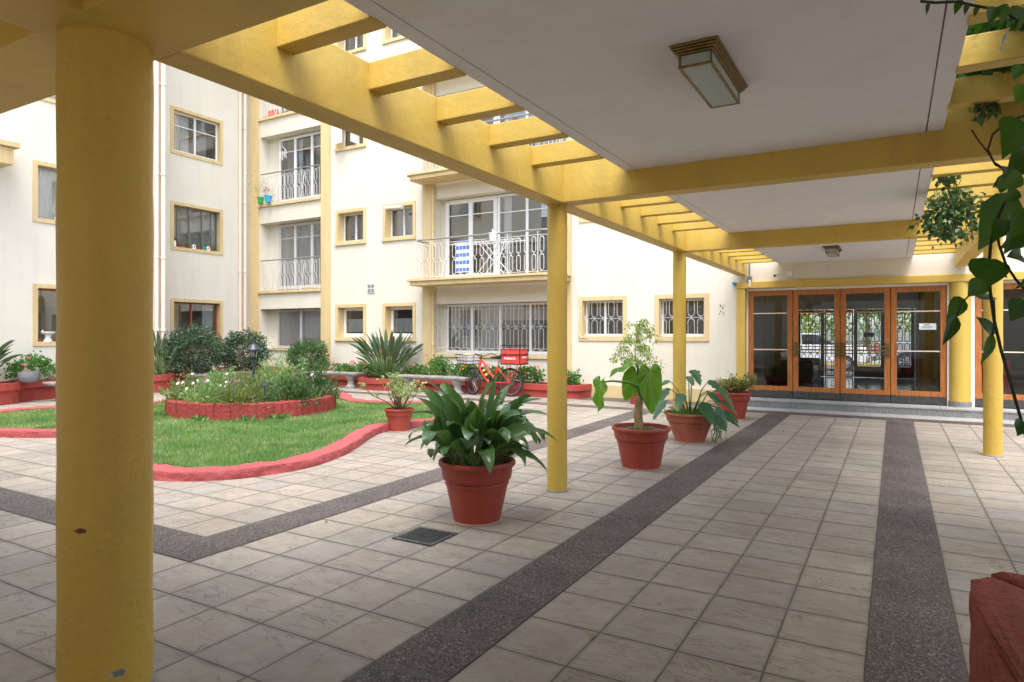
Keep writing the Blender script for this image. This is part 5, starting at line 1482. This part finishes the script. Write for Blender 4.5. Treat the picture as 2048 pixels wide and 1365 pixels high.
    c = Vector((-9.46, 13.96, .90)); X = a*1.3; W = nrm*1.2
    def bp(u, v, z): return c+X*u+W*v+Vector((0, 0, z))
    for z, r_, k in ((-.12, .009, .84), (-.04, .010, .9), (.04, .007, .95), (.11, .010, 1)):
        b.tube([bp(-.20*k, -.19*k, z), bp(.20*k, -.19*k, z), bp(.20*k, .19*k, z), bp(-.20*k, .19*k, z)], r_, 5, closed=True)
    for u, v in ((-1, -1), (-.33, -1), (.33, -1), (1, -1), (1, 0), (1, 1), (.33, 1), (-.33, 1), (-1, 1), (-1, 0)): b.tube([bp(.168*u, .16*v, -.12), bp(.20*u, .19*v, .11)], .006, 4)
    for i in range(-2, 3): b.tube([bp(.08*i, -.16, -.12), bp(.08*i, .16, -.12)], .005, 4)
    b.build('front_basket', M['black'], t)
    bx = thing('delivery_box', 'red insulated delivery box strapped on the rear rack of the bicycle', 'delivery box', (-8.23, 14.01, .81))
    x0, x1, y0, y1, z0, z1 = -8.40, -7.90, 13.815, 14.205, .812, 1.17
    b = MB(); n = 10; fs = []
    vs = []
    for iz in range(n+1):
        z = z0+(z1-z0)*iz/n
        for side in range(4):
            for k in range(n):
                f = k/n; e = [(x0+(x1-x0)*f, y0), (x1, y0+(y1-y0)*f), (x1-(x1-x0)*f, y1), (x0, y1-(y1-y0)*f)][side]
                bul = math.sin(PI*f)*math.sin(PI*iz/n)*.012+mn.noise(Vector((e[0]*14, e[1]*14, z*14)))*.008
                o = [(0, -bul), (bul, 0), (0, bul), (-bul, 0)][side]; vs.append((e[0]+o[0], e[1]+o[1], z))
    m_ = 4*n
    for iz in range(n):
        for k in range(m_): fs.append((iz*m_+k, iz*m_+(k+1) % m_, (iz+1)*m_+(k+1) % m_, (iz+1)*m_+k))
    fs.append(tuple(n*m_+k for k in range(m_))); fs.append(tuple(range(m_))[::-1]); b.add(vs, fs); b.build('box', M['bag'], bx, smooth=True)
    b = MB()
    for z in (z0+.005, 1.045, z1-.005): b.tube([(x0-.008, y0-.014, z), (x1+.008, y0-.014, z), (x1+.014, y1+.008, z), (x0-.008, y1+.012, z)], .007, 4, closed=True)
    for x, y in ((x0-.004, y0-.006), (x1+.004, y0-.006), (x1+.004, y1+.006)): b.tube([(x, y, z0), (x, y, z1)], .007, 4)
    b.build('black_piping', M['black'], bx)
    def words(txt, size, loc, rot, name, parent, mat):
        cu = bpy.data.curves.new(name, 'FONT'); cu.body = txt; cu.size = size; cu.extrude = .0008; cu.align_x = 'CENTER'; cu.shear = .2; cu.offset = .0016
        o = bpy.data.objects.new('tmp', cu); me = bpy.data.meshes.new_from_object(o); bpy.data.objects.remove(o)
        me.name = name; me.materials.clear(); me.materials.append(M[mat]); ob = bpy.data.objects.new(name, me); COL.objects.link(ob)
        ob.parent = parent; ob.location = Vector(loc)-ORG[parent.name]; ob.rotation_euler = rot; ORG[ob.name] = Vector(loc)
        return ob
    words('PedidosYa', .075, (-8.16, 13.796, .92), (R(90), 0, 0), 'lettering', bx, 'fl_white')
    words('PedidosYa', .06, (-7.878, 14.01, .95), (R(90), 0, R(90)), 'lettering', bx, 'fl_white')
    cb = thing('cardboard_box', 'white and brown cardboard box sitting in the front bicycle basket', 'box', tuple(bp(0, 0, -.1)))
    b = MB(); k = .15
    V8 = [bp(-k*1.1, -k, -.105), bp(k*1.1, -k, -.105), bp(k*1.1, k, -.105), bp(-k*1.1, k, -.105), bp(-k*1.15, -k*1.05, .09), bp(k*1.15, -k*1.05, .09), bp(k*1.15, k*1.05, .09), bp(-k*1.15, k*1.05, .09)]
    b.add(V8, [(0, 3, 2, 1), (0, 1, 5, 4), (1, 2, 6, 5), (2, 3, 7, 6), (3, 0, 4, 7)]); b.build('box', M['white'], cb)
    b = MB(); b.add([bp(-k*1.15, -k*1.05, .092), bp(k*1.15, -k*1.05, .092), bp(k*1.15, k*1.05, .092), bp(-k*1.15, k*1.05, .092), bp(-.02, -.02, .16), bp(.06, .08, .15)], [(0, 1, 4), (1, 2, 5, 4), (2, 3, 5), (3, 0, 4, 5)]); b.build('flaps', M['card'], cb)
bicycle()
for n_ in ('bicycle', 'delivery_box', 'cardboard_box'):
    bpy.data.objects[n_].location.x += .13

# ------------------------------------------------------------------ small things on sills and balconies
def sill(name, label, cat, loc, parts, group=None):
    t = thing(name, label, cat, loc, group)
    for nm, mb, mat in parts: mb.build(nm, M[mat], t, smooth=True)
    return t
def pot_s(x, y, z, r, h): 
    b = MB(); b.lathe([(r*.7, 0), (r, h*.9), (r*1.08, h*.92), (r*1.08, h), (r*.9, h), (r*.85, h*.8), (0, h*.8)], (x, y, z), 16); return b
def tuft(x, y, z, n, L, mat, parent, sz=.05, asp=.3):
    P = RNG.normal(size=(n, 3))*[L*.35, L*.35, L*.3]+[x, y, z+L*.5]; cloud('leaves', M[mat], P, (P-np.array([x, y, z]))+RNG.normal(size=(n, 3))*.05, RNG.uniform(sz*.6, sz*1.2, n), asp, parent=parent)
# west window, first floor: sill at z 4.20, face x = -19
zs = 4.205; xs = -19.07
t = thing('spray_bottle', 'white and blue spray bottle at the left end of the potted window sill', 'bottle', (xs, 12.38, zs))
b = MB(); b.lathe([(.045, 0), (.048, .02), (.045, .14), (.018, .19), (.018, .21)], (xs, 12.38, zs), 14); b.build('bottle', M['paper'], t, smooth=True)
b = MB(); b.box(xs-.02, xs+.05, 12.36, 12.42, zs+.21, zs+.27); b.build('nozzle', plain('navy_plastic', (.02, .04, .15)), t)
for i, (y, m, r) in enumerate(((12.55, 'red', .07), (12.85, 'pot', .05), (13.18, 'pot', .06), (13.36, 'teal', .055), (13.62, 'pot', .06), (13.78, 'bush', .05))):
    t = thing('flower_pot', ('small red pot with a turquoise rim beside the spray bottle', 'small terracotta pot second from the left on the sill', 'small terracotta pot in the middle of the sill', 'turquoise pot on the sill', 'terracotta pot near the right end of the sill', 'dark pot at the right end of the sill')[i], 'flower pot', (xs, y, zs), 'little pots on the first floor window sill')
    pot_s(xs, y, zs, r, r*1.6).build('pot', M[m], t, smooth=True); tuft(xs, y, zs+r*1.4, 40, .12, 'geran', t)
for y, m, lab in ((13.02, 'fl_white', 'cream wooden birdhouse with a round hole on the window sill'), (13.52, 'white', 'white birdhouse with an open lid on the window sill')):
    t = thing('birdhouse', lab, 'birdhouse', (xs, y, zs)); b = MB(lambda x, yy, z: (xs+x, y+yy, zs+z))
    b.add([(-.04, -.05, 0), (-.04, .05, 0), (-.04, .05, .09), (-.04, 0, .15), (-.04, -.05, .09), (.04, -.05, 0), (.04, .05, 0), (.04, .05, .09), (.04, 0, .15), (.04, -.05, .09)], [(0, 1, 2, 3, 4), (9, 8, 7, 6, 5), (0, 5, 6, 1), (1, 6, 7, 2), (2, 7, 8, 3), (3, 8, 9, 4), (4, 9, 5, 0)])
    b.build('house', M[m], t); b = MB(); b.tube([(xs+.04, y, zs+.07), (xs+.043, y, zs+.07)], .022, 12); b.build('hole', M['black'], t)
# white birdbath on the ground floor sill of the near west window
t = thing('birdbath', 'white pedestal bowl on the sill of the left ground floor window', 'bowl', (-17.66, 8.22, 1.35))
b = MB(); b.lathe([(.10, 0), (.085, .03), (.06, .09), (.065, .15), (.15, .21), (.155, .235), (.14, .24), (.05, .21), (0, .2)], (-17.66, 8.22, 1.352), 24); b.build('bowl', M['white'], t, smooth=True)
b = MB(); b.lathe([(0, 0), (.02, .01), (.02, .03), (0, .05)], (-17.62, 8.09, 1.585), 10); b.build('bird', M['white'], t, smooth=True)
t = thing('flower_pot', 'white pot with a green sprig on the first floor sill beside the column', 'flower pot', (-17.68, 8.42, 4.3)); pot_s(-17.66, 8.42, 4.275, .06, .09).build('pot', M['white'], t, smooth=True); tuft(-17.66, 8.42, 4.36, 50, .16, 'geran', t)
# grey carved pot with figurine on the left planter rim
t = thing('stone_pot', 'grey patterned stone pot holding a little brown figurine, on the left planter rim', 'flower pot', (-16.72, 7.35, .46))
b = MB(); b.lathe([(.14, 0), (.19, .05), (.20, .15), (.19, .23), (.17, .23), (.165, .19), (0, .19)], (-16.80, 7.42, .462), 28); b.build('pot', M['greypot'], t, smooth=True)
b = MB(); b.tube([(-16.80, 7.37, .65), (-16.79, 7.37, .74), (-16.80, 7.37, .80)], [.05, .045, .02], 10); b.lathe([(0, 0), (.045, .03), (.048, .06), (0, .10)], (-16.80, 7.37, .79), 12); b.tube([(-16.8, 7.33, .72), (-16.75, 7.29, .68)], .014, 6); b.tube([(-16.8, 7.41, .74), (-16.74, 7.44, .70)], .014, 6)
b.build('figurine', plain('brown_figurine', (.25, .17, .11), .8, var=.3), t, smooth=True)
# owl ornament + plants in front of west_far window
t = thing('owl_ornament', 'white owl ornament on the ground floor sill behind the largest bush', 'ornament', (-18.9, 12.4, .95))
b = MB(); b.lathe([(.0, 0), (.12, .02), (.15, .14), (.12, .28), (.13, .34), (.09, .44), (0, .46)], (-18.9, 12.42, 1.05+.0), 18); b.lathe([(0, 0), (.03, .02), (0, .09)], (-18.9, 12.35, 1.49), 8); b.lathe([(0, 0), (.03, .02), (0, .09)], (-18.9, 12.50, 1.49), 8); b.build('body', M['white_old'], t, smooth=True)
t = thing('spider_plant', 'pale spiky plant on the sill above the largest bush', 'plant', (-18.9, 13.05, 1.05)); pot_s(-18.9, 13.05, 1.05, .1, .2).build('pot', M['pot'], t, smooth=True)
n = 160; a = RNG.uniform(0, 2*PI, n); cloud('leaves', M['succ'], np.tile([-18.9, 13.05, 1.24], (n, 1)).astype(float), np.stack([np.cos(a), np.sin(a), RNG.uniform(.5, 3, n)], 1), RNG.uniform(.2, .42, n), .09, parent=t)
t = thing('red_plant', 'small bush with red leaves on the sill, right of the spiky plant', 'plant', (-18.9, 13.7, 1.05)); pot_s(-18.9, 13.7, 1.05, .09, .18).build('pot', M['pot'], t, smooth=True)
M['redleaf'] = leafm('red_leaf', [(.30, .05, .03), (.45, .12, .05)]); tuft(-18.9, 13.7, 1.22, 150, .26, 'redleaf', t, .07, .4)
# French balcony, second floor: green and blue pots, wind chime
for (x, m, lab, r) in ((-18.22, 'green_pot', 'green pot with an airy plant on the second floor ledge', .11), (-17.85, 'cyan_pot', 'light blue pot with a pink flower on the second floor ledge', .12)):
    t = thing('flower_pot', lab, 'flower pot', (x, 14.90, 5.86)); pot_s(x, 14.86, 5.855, r, r*1.9).build('pot', M[m], t, smooth=True)
    tuft(x, 14.86, 6.03, 190 if m == 'green_pot' else 50, .62 if m == 'green_pot' else .25, 'geran', t, .07, .25)
    if m == 'cyan_pot':
        b = MB()
        for k in range(6): b.lathe([(0, -.03), (.035, 0), (0, .03)], (x+rr.uniform(-.07, .07), 14.80, 6.27+rr.uniform(-.05, .12)), 6)
        b.build('flowers', M['fl_pink'], t)
t = thing('wind_chime', 'small white wind chime hanging in the second floor French window', 'wind chime', (-17.55, 15.2, 7.5))
b = MB(); b.tube([(-17.55, 15.2, 8.06), (-17.55, 15.2, 7.75)], .005, 4); b.tube([(-17.7, 15.2, 7.60), (-17.55, 15.2, 7.75), (-17.4, 15.2, 7.60)], .012, 4)
for i in range(5): b.tube([(-17.71+.08*i, 15.2, 7.6), (-17.71+.08*i, 15.2, 7.38-.05*(i % 3))], .012, 5)
b.build('chime', M['white'], t)
t = thing('red_chair', 'red object behind the third floor railing', 'chair', (-18.0, 15.2, 8.7)); b = MB(); b.box(-18.1, -17.65, 15.05, 15.15, 8.74, 8.98); b.build('panel', M['bag'], t, bevel=.03)
# balcony, first floor: drying rack, towel, bucket
t = thing('drying_rack', 'white folding clothes rack standing on the first floor curved balcony', 'drying rack', (-8.9, 14.6, 3.02))
b = MB(); z0 = 3.025
for y in (14.45, 14.8):
    b.tube([(-9.45, y, z0), (-8.65, y, z0+.88)], .012, 6); b.tube([(-8.55, y, z0), (-9.35, y, z0+.88)], .012, 6)
for i in range(12): b.tube([(-9.75+i*.14, 14.42, z0+.90), (-9.75+i*.14, 14.84, z0+.90)], .006, 4)
for y in (14.42, 14.84): b.tube([(-9.8, y, z0+.90), (-8.15, y, z0+.90)], .012, 6)
b.build('frame', M['white'], t)
M['towel'] = None
def striped(name):
    m, nt, p, out = nodes(name); g = gpos(nt); sep = nt.nodes.new('ShaderNodeSeparateXYZ'); nt.links.new(g, sep.inputs[0])
    f = math_(nt, 'FRACT', math_(nt, 'MULTIPLY', sep.outputs[2], 5.2)); c = ramp(nt, f, [(.0, (.72, .74, .78)), (.5, (.10, .22, .55))]); nt.nodes[-1]
    for r_ in [n_ for n_ in nt.nodes if n_.type == 'VALTORGB']: r_.color_ramp.interpolation = 'CONSTANT'
    nt.links.new(c, p.inputs['Base Color']); p.inputs['Roughness'].default_value = .95; return m
M['towel'] = striped('blue_white_striped_towel')
tw = curtain_mb(lambda u, d, z: (u, 14.40+d, z), -10.05, -9.60, 3.15, 3.98, 0, wl=.22, amp=.012)
tag(tw.build('towel', M['towel'], smooth='all'), 'blue and white striped towel hanging behind the first floor balcony railing', 'towel')
t = thing('bucket', 'small white watering pot hooked on the first floor balcony rail', 'bucket', (-8.75, 14.22, 4.0))
b = MB(); b.lathe([(.08, 0), (.11, .2), (.12, .2), (.12, .22), (.1, .21), (.07, .02)], (-8.75, 14.20, 3.86), 18); b.build('bucket', M['white'], t, smooth=True)
b = MB(); b.tube([(-8.75, 14.2, 4.08), (-8.80, 14.24, 4.18), (-8.80, 14.32, 4.12)], .012, 5); b.build('hook', M['white'], t)
wl_ = thing('wall_lamp', 'white tube lamp sticking out from the right hand first floor window', 'lamp', (-12.5, 14.9, 5.15))
b = MB(); b.tube([(-12.72, 14.72, 5.17), (-12.15, 14.80, 5.16)], .05, 12); b.build('tube', M['white_old'], wl_, smooth=True)

# ------------------------------------------------------------------ vines
def vleaf(b, p0, p1, w, nrm, curl=.2):
    d = p1-p0; L = d.length; n = 7; pts = [p0+d*k/(n-1)+nrm*(-curl*L*(k/(n-1))**2) for k in range(n)]
    prof = [.30, .92, 1.0, .88, .62, .30, .01]; blade(b, pts, [w*.5*q for q in prof], d.cross(nrm), fold=.22, wave=.08, seed=w*900)
vn = thing('climbing_vine', 'large leaved vine trailing down close to the camera at the right edge', 'vine', (.55, 1.9, 2.9))
near = [(1979,518,1970,580,62),(1980,532,2018,556,34),(1966,562,1936,594,34),(1946,590,1999,597,17),(1924,596,1900,640,30),(1913,634,1887,690,24),(1988,670,1953,628,30),(1984,670,1972,726,20),
        (2046,600,2022,642,40),(2024,392,1972,498,72),(2040,430,2010,470,34),(2046,842,2036,872,26),(2046,478,2008,492,30),(2050,520,2015,508,34),(2030,236,2008,292,44),(2052,290,2028,334,36),(2010,333,2014,352,14),
        (2018,60,2003,106,26),(1922,0,1909,28,14),(1857,6,1853,26,7),(1935,8,1929,30,9),(1955,14,1948,34,9),(1990,14,1978,48,22),(2012,8,2006,46,26),(2040,14,2022,44,26),(2050,40,2030,62,24),(2044,130,2026,160,24),(2010,355,1990,372,16),(2035,380,2012,402,26),(2048,250,2012,300,50),(2060,310,2020,350,46),(2044,352,2000,372,34),(2030,400,1996,440,40),(2050,440,2020,500,44),(2010,440,1990,478,30),(2052,170,2030,210,34),(2062,560,2030,575,30),(2000,385,2012,340,20),(2030,455,2044,520,36),(2052,420,2030,470,40)]
lf = MB(); rr = random.Random(4)
for i, (x0, y0, x1, y1, w) in enumerate(near):
    Z = 1.55+.12*math.sin(i*2.2); p0, p1 = at(x0, y0, Z), at(x1, y1, Z+rr.uniform(-.05, .05))
    nrm = Vector((.5, -.866, .35)); nrm += Vector((rr.uniform(-.5, .5), rr.uniform(-.3, .3), rr.uniform(-.3, .4)))
    vleaf(lf, p0, p1, w/1324*Z*1.15, nrm.normalized(), rr.uniform(.0, .25))
lf.build('leaves', M['vine'], vn, smooth='all')
sm = MB()
def vstem(px, Z, r): sm.tube([at(x, y, Z+dz) for x, y, dz in px], r, 6)
top_ = Vector((.62, 1.95, 3.0))
pp = [at(x, y, 1.58) for x, y in ((2046,340),(2020,385),(1998,430),(1982,480),(1978,530),(1980,580),(1988,640),(2002,700),(2022,770),(2048,860),(2075,960))]
sm.tube([top_, top_.lerp(pp[0], .6)+Vector((.05, 0, 0))]+pp, .0038, 6)
sm.tube([at(x, y, 1.52) for x, y in ((1990,440),(1998,490),(2012,530),(2032,560),(2060,590))], .003, 5)
sm.tube([at(x, y, 1.6) for x, y in ((1943,260),(1958,283),(1976,305),(1990,330),(2018,345))], .0022, 4)
sm.tube([at(x, y, 1.6) for x, y in ((2048,232),(2012,245),(1985,270),(1976,300),(1988,325),(2020,346))], .0028, 4)
sm.tube([at(x, y, 1.6) for x, y in ((1841,3),(1870,6),(1913,4),(1950,12),(1984,18),(2020,32),(2052,54),(2100,60))], .0035, 5)
sm.tube([at(x, y, 1.55) for x, y in ((1979,545),(1950,580),(1925,605),(1914,632))], .002, 4)
sm.tube([at(x, y, 1.55) for x, y in ((1988,600),(1990,640),(1984,672))], .002, 4)
sm.tube([at(2100, 60, 1.6), Vector((.75, 1.6, 2.75)), top_], .005, 5)
sm.tube([Vector((1.0, 2.4, .5)), Vector((1.05, 2.2, 1.5)), Vector((.95, 2.1, 2.6)), top_], .012, 6)
sm.build('stems', M['vstem'], vn, smooth='all')
# leaf canopy on the garden side rafters, extended past them to block light
P = RNG.uniform((.33, 1.7, 3.20), (4.5, 5.7, 3.62), (26000, 3)); P[:, 2] -= .0
k = np.array([mn.noise(Vector(p*1.6)) for p in P]) > -.28; P = P[k]
cl = cloud('vine_canopy', M['vine'], P, RNG.normal(size=P.shape), RNG.uniform(.08, .15, len(P)), .7, org=(1.2, 3.6, 3.3)); tag(cl, 'dense vine foliage over the rafters at the upper right, extended past them to block light', 'vine', kind='stuff')
def clump(c, rad, n, label, seed, size, h=.5):
    t = thing('hanging_vine', label, 'vine', (c[0], c[1], c[2]+rad[2]), 'small leaved vines hanging from the rafters')
    P, D = crown_pts(c, rad, n, seed, .1, .3, -1.1); cloud('leaves', M['bush2'], P, D+np.array([0, 0, -.9]), RNG.uniform(size*.7, size*1.3, n), .7, parent=t)
    b = MB(); rr = random.Random(seed)
    for i in range(16):
        p = Vector((c[0]+rr.uniform(-.6, .6)*rad[0], c[1]+rr.uniform(-.6, .6)*rad[1], c[2]+rad[2]*1.3)); L = rad[2]*rr.uniform(1.0, 2.6); pts = [p]
        for k in range(5): pts.append(pts[-1]+Vector((rr.uniform(-.03, .03), rr.uniform(-.03, .03), -L/5)))
        b.tube(pts, .003, 3)
    b.build('stems', M['stem'], t)
clump(tuple(at(1905, 432, 6.9)), (.27, .30, .26), 900, 'dense hanging clump of small leaves on the second bay rafters, by the right column', 61, .06)
clump(tuple(at(1897, 352, 6.3)), (.11, .11, .09), 90, 'small sprig of leaves hanging near the right corner of the second ceiling slab', 62, .06)
clump(tuple(at(1970, 212, 4.3)), (.06, .06, .07), 34, 'dark sprig hanging in front of the nearest crossbeam', 63, .06)

# ------------------------------------------------------------------ street trees seen through the lobby
def tree(c, h, r, seed, label):
    t = thing('street_tree', label, 'tree', c, 'trees along the street behind the lobby')
    b = MB(); rr = random.Random(seed); b.tube([(c[0], c[1], 0), (c[0]+.05, c[1], h*.3), (c[0]-.05, c[1], h*.55)], [.16, .12, .09], 8)
    for i in range(9):
        a = rr.uniform(0, 2*PI); b.tube([(c[0], c[1], h*rr.uniform(.3, .5)), (c[0]+r*.7*math.cos(a), c[1]+r*.7*math.sin(a), h*rr.uniform(.6, .85))], [.06, .02], 5)
    b.build('trunk', M['stem'], t)
    P, D = crown_pts((c[0], c[1], h*.66), (r, r, h*.45), 2600, seed, .3, .3); cloud('crown', M['ficus'] if seed % 2 else M['geran'], P, D, RNG.uniform(.16, .3, len(P)), .6, parent=t)
tree((-4.6, 37.2, 0), 5.5, 2.0, 81, 'leafy street tree at the left, beyond the white car')
tree((-1.2, 37.6, 0), 6.0, 2.1, 82, 'leafy street tree in the middle, beyond the cars')
tree((1.9, 37.2, 0), 5.5, 2.0, 83, 'leafy street tree at the right, beyond the silver pickup')

for i, (a, r_, n, lab) in enumerate(((-1.25, 1.60, 70, 'small weed at the front foot of the round brick bed'), (-.42, 1.62, 130, 'largest weed clump at the right foot of the round brick bed'), (-2.0, 1.60, 50, 'thin weed at the left front foot of the round brick bed'), (-.75, 1.6, 40, 'tiny weed between the two larger ones at the foot of the round bed'))):
    c = np.array([RC[0]+r_*math.cos(a), RC[1]+r_*math.sin(a), .06]); q = RNG.uniform(0, 2*PI, n)
    w = cloud('weed', M['geran'], c+RNG.normal(size=(n, 3))*[.07, .07, .0]+[0, 0, .0], np.stack([np.cos(q)*.8, np.sin(q)*.8, np.ones(n)], 1), RNG.uniform(.06, .16, n), .22, org=tuple(c))
    tag(w, lab, 'weed', 'weeds round the brick bed')
b = MB(); rr = random.Random(5)
for i in range(9):
    u, z = -3.30+rr.uniform(-.06, .06), 2.02+rr.uniform(-.12, .16); r_ = rr.uniform(.006, .022)
    b.add([(u+r_*math.cos(k)*rr.uniform(.6, 1.2), 14.997, z+r_*1.6*math.sin(k)) for k in (0, 1, 2, 3, 4, 5)], [(0, 1, 2, 3, 4, 5)])
b.build('paint_chip', M['grey_metal'], blk)
# ------------------------------------------------------------------ litter: a few fallen leaves
for i, (x, y, lab) in enumerate(((-3.55, 4.75, 'small dry leaf on the slabs just left of the big leafy pot'), (-1.05, 6.2, 'small dry leaf in the middle of the walk, farther of the two there'), (-.62, 5.0, 'small dry leaf in the middle of the walk, nearer of the two there'), (.62, 5.1, 'small dry leaf to the right of the right dark strip'), (-1.35, 3.1, 'small dry leaf closest to the camera, beside the left dark strip'), (-4.0, 3.9, 'small dry leaf on the slabs left of the floor drain'))):
    b = MB(); a = i*1.7; vleaf(b, Vector((x, y, .012)), Vector((x+.05*math.cos(a), y+.05*math.sin(a), .008)), .025, Vector((0, 0, 1)), -.1)
    o = b.build('fallen_leaf', M['aspi_old'], loc=(x, y, .006)); tag(o, lab, 'leaf', 'fallen leaves on the paving')
